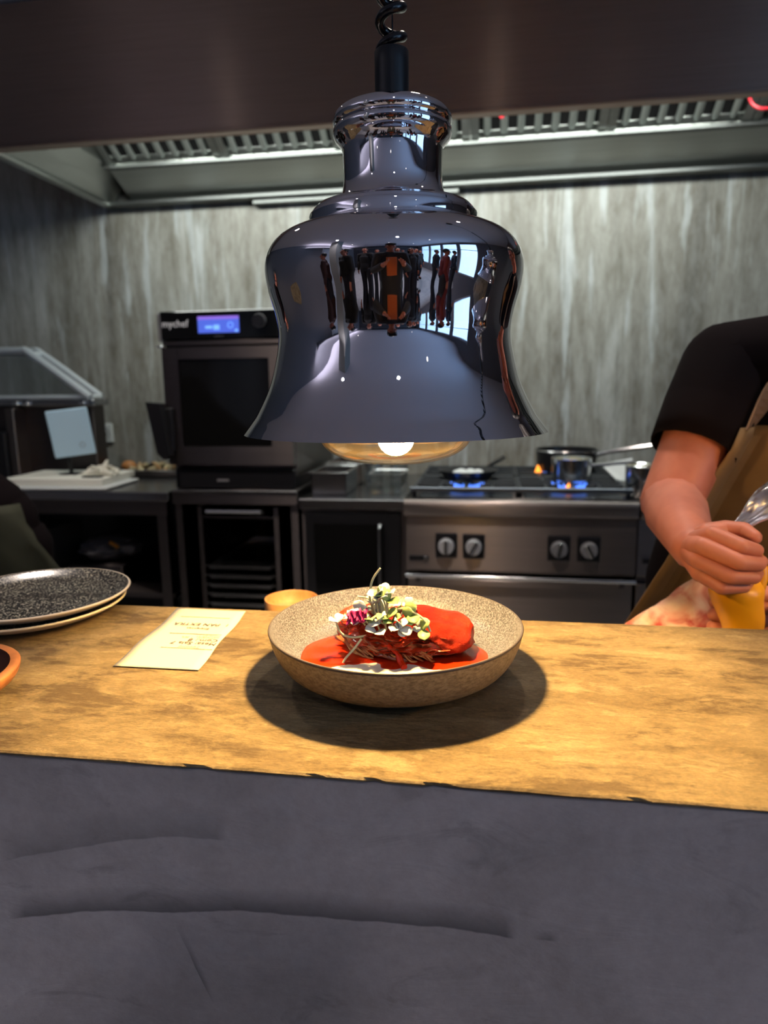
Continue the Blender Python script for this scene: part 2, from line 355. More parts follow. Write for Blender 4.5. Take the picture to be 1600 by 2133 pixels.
def spline(pts, n=6):
    pts = [Vector(p) for p in pts]; o = []
    for i in range(len(pts) - 1):
        p0, p1, p2, p3 = pts[max(i - 1, 0)], pts[i], pts[i + 1], pts[min(i + 2, len(pts) - 1)]
        for k in range(n):
            t = k / n
            o.append(0.5 * ((2 * p1) + (p2 - p0) * t + (2 * p0 - 5 * p1 + 4 * p2 - p3) * t * t + (3 * p1 - p0 - 3 * p2 + p3) * t ** 3))
    o.append(pts[-1]); return o
def spl(pr, n=4): return [(p.x, p.y) for p in spline([(a, b, 0) for a, b in pr], n)]
def text(name, s, size, mtx, m, parent, depth=0.0004, align='CENTER'):
    cu = bpy.data.curves.new('t', 'FONT'); cu.body = s; cu.size = size; cu.align_x = align; cu.align_y = 'CENTER'
    cu.extrude = depth; cu.resolution_u = 3
    to = bpy.data.objects.new('t', cu); COL.objects.link(to)
    me = bpy.data.meshes.new_from_object(to, depsgraph=bpy.context.evaluated_depsgraph_get()); bpy.data.objects.remove(to)
    me.name = name; me.materials.clear(); me.materials.append(m)
    me.transform(Matrix.Translation(-origin(parent)) @ mtx)
    o = bpy.data.objects.new(name, me); COL.objects.link(o); o.parent = parent; return o
def FRONT(x, y, z): return Matrix.Translation((x, y, z)) @ Matrix.Rotation(PI / 2, 4, 'X')   # lettering that faces the dining side
def copy_tree(o, parent=None):
    c = o.copy(); COL.objects.link(c); c.parent = parent
    for ch in list(o.children): copy_tree(ch, c)
    return c
def bake(bm, voxel, smooth_it=4, smooth=True):
    """union overlapping closed pieces into one continuous skin"""
    me = bpy.data.meshes.new('tmp'); bmesh.ops.recalc_face_normals(bm, faces=bm.faces); bm.to_mesh(me); bm.free()
    o = bpy.data.objects.new('tmp', me); COL.objects.link(o)
    md = o.modifiers.new('r', 'REMESH'); md.mode = 'VOXEL'; md.voxel_size = voxel; md.use_smooth_shade = True
    if smooth_it:
        s = o.modifiers.new('s', 'SMOOTH'); s.factor = 0.5; s.iterations = smooth_it
    r = bpy.data.meshes.new_from_object(o, depsgraph=bpy.context.evaluated_depsgraph_get())
    bpy.data.objects.remove(o); bpy.data.meshes.remove(me)
    b = bmesh.new(); b.from_mesh(r); bpy.data.meshes.remove(r); return b

# ------------------------------------------------------------------ setting
XL, XR, YB, YF, ZC = -2.95, 3.2, -5.6, 3.55, 2.8
struct('floor', BX(XL, XR, YB, YF, -0.06, 0), M_floor)
struct('ceiling', BX(XL, XR, YB, YF, ZC, ZC + 0.06), M_ceil)
wb = struct('wall_back', BX(XL, XR, YF, YF + 0.08, 0, ZC), M_stone)
struct('wall_left', BX(XL - 0.08, XL, YB, YF, 0, ZC), M_wallp)
struct('wall_front', BX(XL, XR, YB - 0.08, YB, 0, ZC), M_walld)
bm = bmesh.new()
box(bm, XR, XR + 0.08, 0.15, YF, 0, ZC); box(bm, XR, XR + 0.08, YB, -4.9, 0, ZC)
box(bm, XR, XR + 0.08, -4.9, 0.15, 2.6, ZC); box(bm, XR, XR + 0.08, -4.9, 0.15, 0, 0.5)
for y in (-3.675, -2.375, -1.075): box(bm, XR, XR + 0.08, y - 0.075, y + 0.075, 0.5, 2.6)
struct('wall_right', bm, M_wallp)
M_wframe = mat('window_frame_white', (0.6, 0.62, 0.66), 0.5)
for i, (y0, y1) in enumerate(((-4.9, -3.75), (-3.6, -2.45), (-2.3, -1.15), (-1.0, 0.15))):
    fr = bmesh.new()
    for a in ((y0, y0 + 0.05, 0.5, 2.6), (y1 - 0.05, y1, 0.5, 2.6), (y0, y1, 0.5, 0.56), (y0, y1, 2.54, 2.6), (y0, y1, 1.95, 1.99)):
        box(fr, XR - 0.01, XR + 0.05, a[0], a[1], a[2], a[3])
    wn = struct('window_%d' % (i + 1), fr, M_wframe)
    out('pane', BX(XR + 0.02, XR + 0.026, y0 + 0.04, y1 - 0.04, 0.54, 2.56), M_glass, wn)
struct('trim_1', BX(-2.15, -1.75, -1.75, -1.35, 0, ZC), M_pillar)      # plaster pillar of the dining room
bm = bmesh.new(); box(bm, XL + 0.0, XL + 0.04, -2.9, -1.6, 0, 2.3); box(bm, XL, XL + 0.05, -1.6, -1.5, 0, 2.4); box(bm, XL, XL + 0.05, -3.0, -2.9, 0, 2.4)
struct('door_1', bm, M_wframe)
struct('trim_2', BX(XL, XL + 0.18, -4.9, -0.3, 2.37, 2.40), M_wallp)
struct('trim_3', BX(-2.6, 2.6, YB, YB + 0.20, 2.37, 2.40), M_wallp)
# downlight rings; the first three go with the added aisle fill spots
for x, y in ((-1.3, 1.7), (0.0, 1.75), (0.62, 1.02), (-1.6, -1.0), (0.3, -1.3), (1.7, -1.6), (-2.0, -3.2), (0.2, -3.4), (1.9, -3.8)):
    t = tag(out('ceiling_downlight', LA([(0.035, 2.80), (0.035, 2.785), (0.05, 2.785), (0.05, 2.80)], x, y, 20), M_wframe, base=(x, y, 2.8)), 'small round ceiling downlight', 'downlight', 'ceiling downlights')
    out('lens', LA([(0.0001, 2.79), (0.034, 2.79)], x, y, 20, False, False), M_downl, t)

# the pass
ps = empty('pass_counter', 'long microcement pass counter with golden brown top and dark grey front', 'counter', (0, 0.635, 0))
bm = bmesh.new()
nx = 520; x0, x1 = -2.3, 2.5; cs = []
prof = [(0.846, 1.048), (0.846, 1.0625), (0.8445, 1.064), (0.4705, 1.064), (0.4688, 1.0626), (0.4700, 1.0604), (0.478, 1.0595)]
for i in range(nx + 1):
    x = x0 + (x1 - x0) * i / nx; ring = []
    for j, (y, z) in enumerate(prof):
        ch = max(0, noise.noise((x * 42, 3.1, 0)) - 0.28) * 0.012 if j in (4, 5) else 0
        w2 = noise.noise((x * 25, j, 5)) * 0.0007 if j >= 3 else 0
        if j == 4: z -= ch * 0.5
        ring.append(bm.verts.new((x, y + ch + w2, z + w2 * 0.5)))
    cs.append(ring)
for i in range(nx):
    for j in range(len(prof) - 1): bm.faces.new((cs[i][j], cs[i + 1][j], cs[i + 1][j + 1], cs[i][j + 1]))
    bm.faces.new((cs[i][-1], cs[i + 1][-1], cs[i + 1][0], cs[i][0]))
bm.faces.new(cs[0]); bm.faces.new(cs[-1])
out('worktop', bm, M_top, ps)
out('joint', BX(x0, x1, 0.479, 0.83, 1.05, 1.0594), M_void, ps)
out('front_panel', BX(x0, x1, 0.4745, 0.54, 0.0, 1.0585, bev=0.0015), M_front, ps)
out('back_panel', BX(x0, x1, 0.81, 0.83, 0.0, 1.04), M_dsteel, ps)
iw = tag(out('kitchen_side_worktop', BX(x0, x1, 0.848, 1.12, 0.91, 0.95, bev=0.003), M_bench, base=(0, 0.95, 0.95)), 'steel worktop on the kitchen side, lower than the pass', 'worktop')
bm = BX(x0, x1, 0.848, 1.08, 0.1, 0.91); o = out('cabinet_body', bm, M_dsteel, iw)

# ------------------------------------------------------------------ heat lamp
def heat_lamp(label):
    X, Y = LAMP_X, LAMP_Y
    t = empty('pendant_heat_lamp', label, 'lamp', (X, Y, 1.317))
    outer = spl([(0.1446, 1.3165), (0.1375, 1.326), (0.1300, 1.337), (0.1180, 1.362), (0.1110, 1.389), (0.1085, 1.408), (0.1112, 1.427), (0.1168, 1.447), (0.1190, 1.463), (0.1172, 1.475), (0.1100, 1.487), (0.0975, 1.4955), (0.0770, 1.5015)], 5)
    inner = [(r - 0.0013, z - (0.0 if i else 0.0)) for i, (r, z) in enumerate(outer)][::-1]
    inner[-1] = (0.1432, 1.3165)
    nO = len(outer)
    out('shade', LA(outer + inner, X, Y, 160, mi=lambda j: 0 if j < nO - 1 else 1), [M_chrome, M_chromein], t, smooth=True)
    ringp = [(0.0768, 1.4998), (0.0778, 1.5015), (0.0772, 1.504), (0.0776, 1.506), (0.0770, 1.508), (0.0772, 1.510), (0.0765, 1.512), (0.0742, 1.513), (0.0736, 1.5155), (0.0722, 1.5165), (0.0706, 1.5185), (0.0640, 1.5200), (0.0540, 1.5215), (0.05, 1.5215)]
    out('shade_ring', LA(ringp, X, Y, 120), M_chrome, t, smooth=True)
    # neck with ten vent holes
    npf = spl([(0.0530, 1.5215), (0.0480, 1.5285), (0.0455, 1.5365), (0.0448, 1.548), (0.0450, 1.565), (0.0462, 1.570), (0.0495, 1.5745)], 5)
    bm = LA(npf + [(r - 0.0015, z) for r, z in npf[::-1]], X, Y, 120, mi=lambda j: 0 if j < len(npf) - 1 else 1)
    bmesh.ops.recalc_face_normals(bm, faces=bm.faces)
    bm.faces.ensure_lookup_table()
    cut = bmesh.new()
    for k in range(10):
        a = -PI / 2 + k * 2 * PI / 10
        r = bmesh.ops.create_cone(cut, cap_ends=True, segments=24, radius1=0.0049, radius2=0.0049, depth=0.03)
        mt = Matrix.Translation((X + math.cos(a) * 0.046, Y + math.sin(a) * 0.046, 1.5375)) @ Matrix.Rotation(a, 4, 'Z') @ Matrix.Rotation(PI / 2, 4, 'Y')
        for v in r['verts']: v.co = mt @ v.co
    # close neck ends so the boolean has a solid wall
    me1 = bpy.data.meshes.new('a'); 
    bmesh.ops.remove_doubles(bm, verts=bm.verts, dist=1e-6)
    be = [e for e in bm.edges if len(e.link_faces) == 1]
    if be: bmesh.ops.bridge_loops(bm, edges=be)
    bmesh.ops.recalc_face_normals(bm, faces=bm.faces); bm.to_mesh(me1); bm.free(); me2 = bpy.data.meshes.new('b'); cut.to_mesh(me2); cut.free()
    me1.materials.append(M_chrome); me1.materials.append(M_void)
    oa = bpy.data.objects.new('a', me1); ob = bpy.data.objects.new('b', me2); COL.objects.link(oa); COL.objects.link(ob)
    md = oa.modifiers.new('h', 'BOOLEAN'); md.operation = 'DIFFERENCE'; md.object = ob; md.solver = 'EXACT'
    r = bpy.data.meshes.new_from_object(oa, depsgraph=bpy.context.evaluated_depsgraph_get())
    bpy.data.objects.remove(oa); bpy.data.objects.remove(ob)
    nb = bmesh.new(); nb.from_mesh(r)
    out('vented_neck', nb, [M_chrome, M_void], t, smooth=True)
    out('inner_sleeve', LA([(0.036, 1.51), (0.036, 1.572)], X, Y, 40), M_void, t, smooth=True)
    cp = spl([(0.0495, 1.5745), (0.0522, 1.5775), (0.0534, 1.581), (0.0530, 1.5845), (0.0512, 1.586)], 3) + [(0.0502, 1.5868)] + spl([(0.0518, 1.5878), (0.0534, 1.5905), (0.0528, 1.595), (0.0490, 1.599), (0.0420, 1.6015), (0.030, 1.603), (0.0155, 1.604)], 4)
    out('top_cap', LA(cp, X, Y, 96, cap1=True), M_chrome, t, smooth=True)
    out('cord_grip', LA([(0.0150, 1.6035), (0.0151, 1.640), (0.0152, 1.6485), (0.0146, 1.6495)], X, Y, 40, cap0=True, cap1=True), M_black, t, smooth=True)
    # spiral cord
    pts = []; z = 1.668; turns = 22
    for i in range(turns * 20 + 1):
        a = i / 20 * 2 * PI + PI * 0.95
        rr = 0.0102
        pts.append((X + rr * math.cos(a), Y + rr * math.sin(a), 1.6485 + i / 20 * 0.0232))
    top = Vector(pts[-1])
    pts += [(X + 0.006, Y, top.z + 0.02), (X, Y, top.z + 0.05), (X, Y, 2.74)]
    out('spiral_cord', TU(pts, 0.0042, 10), M_rubber, t, smooth=True)
    out('suspension_wire', TU([(X + 0.001, Y, 1.648), (X + 0.001, Y, 2.74)], 0.0007, 6), M_rubber, t)
    out('ceiling_rose', LA([(0.05, 2.80), (0.05, 2.755), (0.04, 2.74), (0.01, 2.735)], X, Y, 32, cap1=True), M_black, t, smooth=True)
    # reflector bulb
    gp = spl([(0.0002, 1.2850), (0.024, 1.2860), (0.046, 1.2895), (0.064, 1.2975), (0.0735, 1.309), (0.0755, 1.322), (0.071, 1.338)], 5)
    b = out('bulb', LA(gp, X, Y, 64), M_bulb, t, smooth=True)
    out('bulb_neck', LA(spl([(0.071, 1.338), (0.066, 1.362), (0.052, 1.392), (0.034, 1.425), (0.020, 1.46)], 4), X, Y, 48), M_bulbneck, b, smooth=True)
    out('glow_ball', SP((X, Y, 1.3085), 0.0155, (1.15, 1.0, 1.05)), M_glow, b, smooth=True)  # glowing ball stands in for the bright refracted spot low in the bulb
    out('bulb_socket', LA([(0.021, 1.455), (0.021, 1.51)], X, Y, 32, cap0=True), M_white, b)
    d = bpy.data.lights.new('bulb_light', 'POINT'); d.energy = LAMP_W; d.color = (1.0, 0.68, 0.29); d.shadow_soft_size = 0.013
    d.use_nodes = True; nt = d.node_tree; em = nt.nodes['Emission']
    tcn = nt.nodes.new('ShaderNodeTexCoord'); s3 = nt.nodes.new('ShaderNodeSeparateXYZ'); nt.links.new(tcn.outputs['Normal'], s3.inputs[0])
    ab = nt.nodes.new('ShaderNodeMath'); ab.operation = 'ABSOLUTE'; nt.links.new(s3.outputs[2], ab.inputs[0])
    mx = nt.nodes.new('ShaderNodeMath'); mx.operation = 'MAXIMUM'; mx.inputs[1].default_value = 0.5; nt.links.new(ab.outputs[0], mx.inputs[0])
    pw = nt.nodes.new('ShaderNodeMath'); pw.operation = 'POWER'; pw.inputs[1].default_value = -3.2; nt.links.new(mx.outputs[0], pw.inputs[0])
    nt.links.new(pw.outputs[0], em.inputs['Strength'])
    lo = bpy.data.objects.new('bulb_light', d); COL.objects.link(lo); lo.parent = t; lo.location = (0, 0, 1.400 - 1.317)
    return t
hl = heat_lamp('chrome bell-shaped heat lamp on black spiral cord above the red dish')
h2 = copy_tree(hl); h2.location.x = 0.66
for c_ in h2.children:
    if c_.type == 'LIGHT': c_.data = c_.data.copy(); c_.data.energy = LAMP_W * 0.07
h2['label'] = 'second chrome heat lamp hanging further right, mirrored in the first lamp'

# ------------------------------------------------------------------ hood
hd = empty('extraction_hood', 'long brushed steel kitchen extraction hood above the range and oven', 'hood', (-0.3, 3.0, 2.3))
HX0, HX1 = -1.98, 2.6
out('front_panel', BX(HX0, HX1, 2.615, 2.635, 2.30, 2.79, bev=0.002), M_hood, hd)
out('lower_lip', BX(HX0, HX1, 2.608, 2.66, 2.288, 2.302, bev=0.003), M_hood, hd)
out('side_panel', BX(HX0 - 0.012, HX0, 2.61, 3.54, 2.30, 2.79), M_hoodin, hd)
out('side_panel', BX(HX1, HX1 + 0.012, 2.61, 3.54, 2.30, 2.79), M_hoodin, hd)
out('side_lip', BX(HX0 - 0.02, HX0 + 0.022, 2.61, 3.54, 2.286, 2.302, bev=0.003), M_hoodin, hd)
out('rear_lip', BX(HX0, HX1, 3.475, 3.545, 2.286, 2.308, bev=0.004), M_hooddark, hd)
out('lower_bracket', BX(-1.2, -0.17, 3.50, 3.545, 2.262, 2.286, bev=0.003), M_hooddark, hd)
out('inner_side_slope', PR([(HX0 + 0.003, 2.303), (HX0 + 0.13, 2.43), (HX0 + 0.13, 2.79), (HX0 + 0.003, 2.79)], 'y', 2.64, 3.53), M_hoodin, hd)
out('rear_channel', PR([(3.535, 2.305), (3.30, 2.415), (3.30, 2.79), (3.535, 2.79)], 'x', HX0 + 0.13, HX1), M_hoodin, hd)
out('filter_ledge', BX(HX0 + 0.12, HX1, 3.272, 3.305, 2.398, 2.414, bev=0.003), M_hooddark, hd)
out('top_panel', BX(HX0, HX1, 2.63, 3.54, 2.78, 2.795), M_hoodin, hd)
# baffle filters: slope from (y 3.29, z 2.43) up to (y 2.96, z 2.64)
fd = Vector((0, 2.93 - 3.29, 2.66 - 2.43)); fl_len = fd.length; fd.normalize(); fn = Vector((0, fd.z, -fd.y))
fx = HX0 + 0.135; base_b = None
while fx < HX1 - 0.3:
    W = 0.575
    fr = bmesh.new(); p0 = Vector((0, 3.29, 2.43))
    fb = bmesh.new()
    def slab(bm, xa, xb, s0, s1, h0, h1):
        vs = []
        for s in (s0, s1):
            for h in (h0, h1):
                for x in (xa, xb):
                    q = p0 + fd * s + fn * h; vs.append(bm.verts.new((x, q.y, q.z)))
        for f in ((0, 1, 3, 2), (4, 5, 7, 6), (0, 1, 5, 4), (2, 3, 7, 6), (0, 2, 6, 4), (1, 3, 7, 5)): bm.faces.new([vs[k] for k in f])
    slab(fr, fx + 0.03, fx + W - 0.03, 0.01, fl_len, 0.03, 0.034)     # dark plenum behind the baffles
    root = out('baffle_filter', fr, M_void, hd)
    rails = bmesh.new(); slab(rails, fx, fx + 0.035, 0, fl_len, -0.012, 0.03); slab(rails, fx + W - 0.035, fx + W, 0, fl_len, -0.012, 0.03); slab(rails, fx, fx + W, 0.0, 0.006, 0.0, 0.03)
    for k in (0.008, 0.020): slab(rails, fx + k, fx + k + 0.004, 0, fl_len, -0.018, -0.01)
    out('filter_frame', rails, M_hoodin, root)
    for k in range(7):
        xc = fx + 0.035 + (W - 0.07) * (k + 0.5) / 7; b2 = bmesh.new(); hw = 0.0165; rr = []
        for s, wd in ((0.008, 0.4), (0.014, 0.75), (0.03, 1.0), (fl_len * 0.5, 1.0), (fl_len, 1.0)):
            ring = []
            for a in range(7):
                an = PI * a / 6; q = p0 + fd * s - fn * (math.sin(an) * 0.014 * wd - 0.002)
                ring.append(b2.verts.new((xc - math.cos(an) * hw * wd, q.y, q.z)))
            rr.append(ring)
        for i in range(4):
            for a in range(6): b2.faces.new((rr[i][a], rr[i][a + 1], rr[i + 1][a + 1], rr[i + 1][a]))
        b2.faces.new(rr[0])
        out('baffle', b2, M_baffle, root, smooth=True)
    fx += W + 0.004
def torus(c, R_, r_, tilt=0, n=28):
    return TU([(c[0] + R_ * math.cos(2 * PI * k / n), c[1] + R_ * math.sin(2 * PI * k / n) * math.cos(tilt), c[2] + R_ * math.sin(2 * PI * k / n) * math.sin(tilt)) for k in range(n + 1)], r_, 8, False)
out('filter_ring', torus((1.02, 3.07, 2.432), 0.052, 0.006, 1.2), M_red, hd, smooth=True, label='red ring handle')
out('filter_ring', torus((-1.80, 2.86, 2.388), 0.048, 0.006, 0.3), M_red, hd, smooth=True, label='red ring handle')
out('filter_tag', SP((0.023, 3.12, 2.462), 0.02, (0.7, 0.5, 1.1)), M_red, hd, smooth=True, label='small red tag')

# ------------------------------------------------------------------ back line: bench, stand, oven, fridge unit, range
bn = empty('steel_work_table', 'dark steel work table under the lidded box and chopping board', 'table', (-1.9, 3.1, 0))
out('table_top', BX(-2.93, -1.36, 2.70, 3.54, 0.885, 0.925, bev=0.004), M_bench, bn)
out('apron_rail', BX(-2.9, -1.38, 2.72, 2.74, 0.82, 0.885), M_dsteel, bn)
for x in (-2.88, -1.41):
    for y in (2.75, 3.48): out('leg', BX(x - 0.022, x + 0.022, y - 0.022, y + 0.022, 0, 0.885), M_dsteel, bn)
out('under_shelf', BX(-2.9, -1.38, 2.74, 3.5, 0.44, 0.46), M_dsteel, bn)
out('back_panel', BX(-2.92, -1.37, 3.51, 3.54, 0.0, 0.885), M_blackm, bn)
st = empty('oven_stand', 'dark steel stand with tray rack under the oven', 'stand', (-1.07, 3.1, 0))
out('stand_top', BX(-1.345, -0.79, 2.70, 3.5, 0.875, 0.935, bev=0.004), M_dsteel, st)
out('top_edge', BX(-1.34, -0.795, 2.693, 2.705, 0.925, 0.936, bev=0.002), M_bench, st)
for x in (-1.325, -0.81): out('side_panel', BX(x - 0.015, x + 0.015, 2.72, 3.48, 0, 0.875), M_dsteel, st)
out('back_panel', BX(-1.32, -0.81, 3.46, 3.48, 0, 0.875), M_void, st)
out('runner_frame', BX(-1.245, -1.225, 2.73, 3.4, 0.1, 0.86), M_dsteel, st); out('runner_frame', BX(-0.905, -0.885, 2.73, 3.4, 0.1, 0.86), M_dsteel, st)
out('pull_bar', TU([(-1.19, 2.70, 0.845), (-1.185, 2.685, 0.848), (-0.945, 2.685, 0.848), (-0.94, 2.70, 0.845)], 0.008, 8), M_bench, st, smooth=True)
out('drip_shelf', BX(-1.24, -0.89, 2.74, 3.3, 0.808, 0.818), M_dsteel, st)
tr0 = None
for i, z in enumerate((0.605, 0.563, 0.521, 0.479, 0.437)):
    bm = bmesh.new(); X0, X1, Y0, Y1 = -1.205, -0.925, 2.72, 3.3
    box(bm, X0, X1, Y0, Y1, z - 0.020, z - 0.017); box(bm, X0, X1, Y0, Y0 + 0.004, z - 0.02, z); box(bm, X0, X1, Y1 - 0.004, Y1, z - 0.02, z)
    box(bm, X0, X0 + 0.004, Y0, Y1, z - 0.02, z); box(bm, X1 - 0.004, X1, Y0, Y1, z - 0.02, z); box(bm, X0 - 0.018, X1 + 0.018, Y0 - 0.006, Y0 + 0.002, z - 0.004, z + 0.001)
    nm = ('topmost', 'second from top', 'third from top', 'fourth from top', 'lowest')[i]
    tag(out('oven_tray', bm, M_bench, base=(-1.065, 3.0, z - 0.02)), '%s steel tray in the rack under the oven' % nm, 'tray', 'trays in the rack under the oven')
fu = empty('refrigerated_cabinet', 'black undercounter cabinet between the oven stand and the range', 'cabinet', (-0.56, 3.1, 0))
out('body', BX(-0.78, -0.345, 2.73, 3.5, 0.08, 0.86), M_dsteel, fu)
out('cabinet_top', BX(-0.785, -0.343, 2.70, 3.54, 0.862, 0.903, bev=0.003), M_bench, fu)
dr = out('door', BX(-0.765, -0.36, 2.712, 2.732, 0.10, 0.845, bev=0.003), M_blackm, fu)
out('door_panel', BX(-0.725, -0.43, 2.704, 2.713, 0.14, 0.80, bev=0.003), M_bglass, dr)
out('handle', TU([(-0.445, 2.70, 0.80), (-0.445, 2.68, 0.79), (-0.445, 2.68, 0.45), (-0.445, 2.70, 0.44)], 0.007, 8), M_bench, dr, smooth=True)

ov = empty('combi_oven', 'black and steel combi oven with blue lit screen on its stand', 'oven', (-1.09, 3.05, 0.936))
out('body', BX(-1.352, -0.805, 2.77, 3.42, 0.985, 1.665, bev=0.006), M_dsteel, ov)
out('base_plinth', BX(-1.34, -0.81, 2.74, 3.4, 0.938, 1.02, bev=0.004), M_blackm, ov)
out('trim_badge', BX(-1.15, -1.10, 2.737, 2.741, 0.968, 0.978), M_grey, ov)
cp_ = out('control_panel', BX(-1.352, -0.805, 2.722, 2.775, 1.555, 1.669, bev=0.004), M_bglass, ov)
out('side_cheek', BX(-1.366, -1.345, 2.725, 2.80, 1.55, 1.664, bev=0.003), M_grey, ov)
sc_ = out('screen', BX(-1.187, -1.012, 2.7195, 2.7225, 1.580, 1.645), M_screen, ov)
out('screen_bar', BX(-1.187, -1.012, 2.7185, 2.7197, 1.633, 1.645), M_screen2, sc_)
bm = bmesh.new(); box(bm, -1.155, -1.125, 2.718, 2.7195, 1.597, 1.608); box(bm, -1.120, -1.095, 2.718, 2.7195, 1.592, 1.611)
tube(bm, [(-1.048 + 0.011 * math.cos(k * PI / 8), 2.7185, 1.609 + 0.011 * math.sin(k * PI / 8)) for k in range(17)], 0.0016, 5, False)
box(bm, -1.030, -1.018, 2.718, 2.7195, 1.583, 1.592)
out('screen_icons', bm, M_screen3, sc_)
text('lettering', 'mychef', 0.040, FRONT(-1.287, 2.7215, 1.619), M_logo, cp_)
text('small_lettering', 'COMPACT', 0.009, FRONT(-1.10, 2.7215, 1.566), M_grey, cp_)
bm = bmesh.new(); tube(bm, [(-0.925, 2.722, 1.622), (-0.925, 2.700, 1.622)], [0.027, 0.025], 28)
out('dial', bm, M_blackm, cp_, smooth=True)
out('dial_rim', TU([(-0.925 + 0.027 * math.cos(k * PI / 12), 2.713, 1.622 + 0.027 * math.sin(k * PI / 12)) for k in range(25)], 0.002, 6, False), M_grey, cp_, smooth=True)
out('door_gap', BX(-1.345, -0.81, 2.745, 2.77, 1.04, 1.555), M_void, ov)
out('upper_trim', BX(-1.350, -0.807, 2.727, 2.76, 1.532, 1.553, bev=0.003), M_dsteel, ov)
bm = bmesh.new()
for a in ((-1.352, -1.283, 1.040, 1.525), (-0.895, -0.806, 1.040, 1.525), (-1.285, -0.893, 1.478, 1.525), (-1.285, -0.893, 1.040, 1.118)): box(bm, a[0], a[1], 2.718, 2.752, a[2], a[3])
dd = out('door', bm, M_dsteel, ov)
out('door_glass', BX(-1.284, -0.894, 2.728, 2.746, 1.117, 1.479), M_bglass, dd)
out('hinge_cap', BX(-1.372, -1.345, 2.712, 2.74, 1.524, 1.534, bev=0.003), M_bsteel, ov)
bm = bmesh.new(); prism(bm, [(-1.408, 1.306), (-1.345, 1.300), (-1.318, 1.085), (-1.345, 1.068), (-1.372, 1.095)], 'y', 2.655, 2.70); box(bm, -1.35, -1.315, 2.695, 2.72, 1.10, 1.28, 0.004)
out('handle', bm, M_black, dd)

# range
rg = empty('gas_range', 'stainless steel four burner gas range with black square knob plates', 'stove', (0.11, 3.1, 0))
RX0, RX1 = -0.335, 0.556
out('body', BX(RX0 + 0.004, RX1 - 0.002, 2.70, 3.5, 0.12, 0.86), M_dsteel, rg)
out('top_tray', BX(RX0, RX1, 2.70, 3.52, 0.86, 0.905, bev=0.003), M_dsteel, rg)
pts = spl([(2.71, 0.914), (2.675, 0.914), (2.660, 0.906), (2.655, 0.890), (2.657, 0.862), (2.664, 0.846), (2.70, 0.842)], 3)
out('front_rail', PR(pts, 'x', RX0 - 0.006, RX1 + 0.001), M_steel, rg, smooth=True)
out('control_panel', PR([(2.715, 0.842), (2.682, 0.842), (2.668, 0.625), (2.676, 0.617), (2.715, 0.617)], 'x', RX0, RX1), M_steel, rg)
for k, (x, ang) in enumerate(((-0.172, 0), (-0.063, 0.5), (0.267, 0.2), (0.380, -0.5))):
    z = 0.725 - k * 0.001
    kp = out('knob_plate', BX(x - 0.044, x + 0.044, 2.668, 2.678, z - 0.051, z + 0.051, bev=0.006, seg=2), M_blackm, rg)
    kb = bmesh.new(); tube(kb, [(x, 2.668, z), (x, 2.645, z), (x, 2.640, z)], [0.033, 0.031, 0.028], 28)
    kn = out('knob', kb, M_knob, kp, smooth=True)
    gb = bmesh.new(); box(gb, -0.007, 0.007, -0.01, 0.0, -0.029, 0.029, 0.002)
    for v in gb.verts: v.co = Matrix.Translation((x, 2.641, z)) @ Matrix.Rotation(ang, 4, 'Y') @ v.co
    g_ = out('knob_grip', gb, M_bsteel, kp)
    if k > 1:
        kn.data.materials[0] = M_grey; kn['label'] = 'darker knob'
out('badge', BX(-0.322, -0.243, 2.664, 2.672, 0.664, 0.684, bev=0.002), M_blackm, rg)
out('badge_mark', BX(-0.262, -0.247, 2.661, 2.665, 0.666, 0.682, bev=0.002), M_bsteel, rg)
out('panel_shadow_gap', BX(RX0 + 0.005, RX1 - 0.003, 2.70, 2.72, 0.57, 0.617), M_void, rg)
od = out('oven_door', BX(RX0 + 0.004, RX1 - 0.003, 2.682, 2.71, 0.14, 0.585, bev=0.003), M_steel, rg)
out('door_handle', TU([(RX0, 2.655, 0.603), (RX1 + 0.002, 2.655, 0.600)], 0.0085, 10), M_bsteel, od, smooth=True)
for x in (RX0 + 0.05, RX1 - 0.05): out('handle_bracket', BX(x - 0.01, x + 0.01, 2.655, 2.69, 0.575, 0.603), M_dsteel, od)
# wells, burners, grates
BUR = [(-0.10, 2.93), (0.325, 2.93), (-0.10, 3.30), (0.325, 3.30)]
for i, (x, y) in enumerate(BUR):
    out('burner_well', BX(x - 0.19, x + 0.19, y - 0.165, y + 0.165, 0.904, 0.912, bev=0.003), M_iron, rg)
    b = out('burner', LA([(0.062, 0.912), (0.062, 0.925), (0.05, 0.934), (0.0, 0.937)], x, y, 28, cap0=True), M_iron, rg, smooth=True)
    out('burner_cap', LA([(0.03, 0.937), (0.038, 0.941), (0.030, 0.945), (0.0, 0.945)], x, y, 24), M_bsteel, b, smooth=True)
    gr = bmesh.new(); hx, hy, z = 0.208, 0.18, 0.952
    for s in (-1, 1):
        box(gr, x - hx, x + hx, y + s * hy - 0.006, y + s * hy + 0.006, z - 0.014, z, 0.002)
        box(gr, x + s * hx - 0.006, x + s * hx + 0.006, y - hy, y + hy, z - 0.014, z, 0.002)
        for q in (-0.5, 0, 0.5):
            box(gr, x + s * 0.055, x + s * hx, y + q * hy - 0.005, y + q * hy + 0.005, z - 0.012, z, 0.002)
            box(gr, x + q * hx - 0.005, x + q * hx + 0.005, y + s * 0.05, y + s * hy, z - 0.012, z, 0.002)
        for s2 in (-1, 1): box(gr, x + s * hx - 0.008, x + s * hx + 0.008, y + s2 * hy - 0.008, y + s2 * hy + 0.008, 0.905, z)
    out('pan_support', gr, M_iron, rg)
M_frontbar = mat('blued_steel', (0.30, 0.34, 0.40), 0.3, 1.0)
out('grate_front_bar', BX(RX0 + 0.01, RX1 - 0.01, 2.722, 2.736, 0.936, 0.953, bev=0.002), M_frontbar, rg)
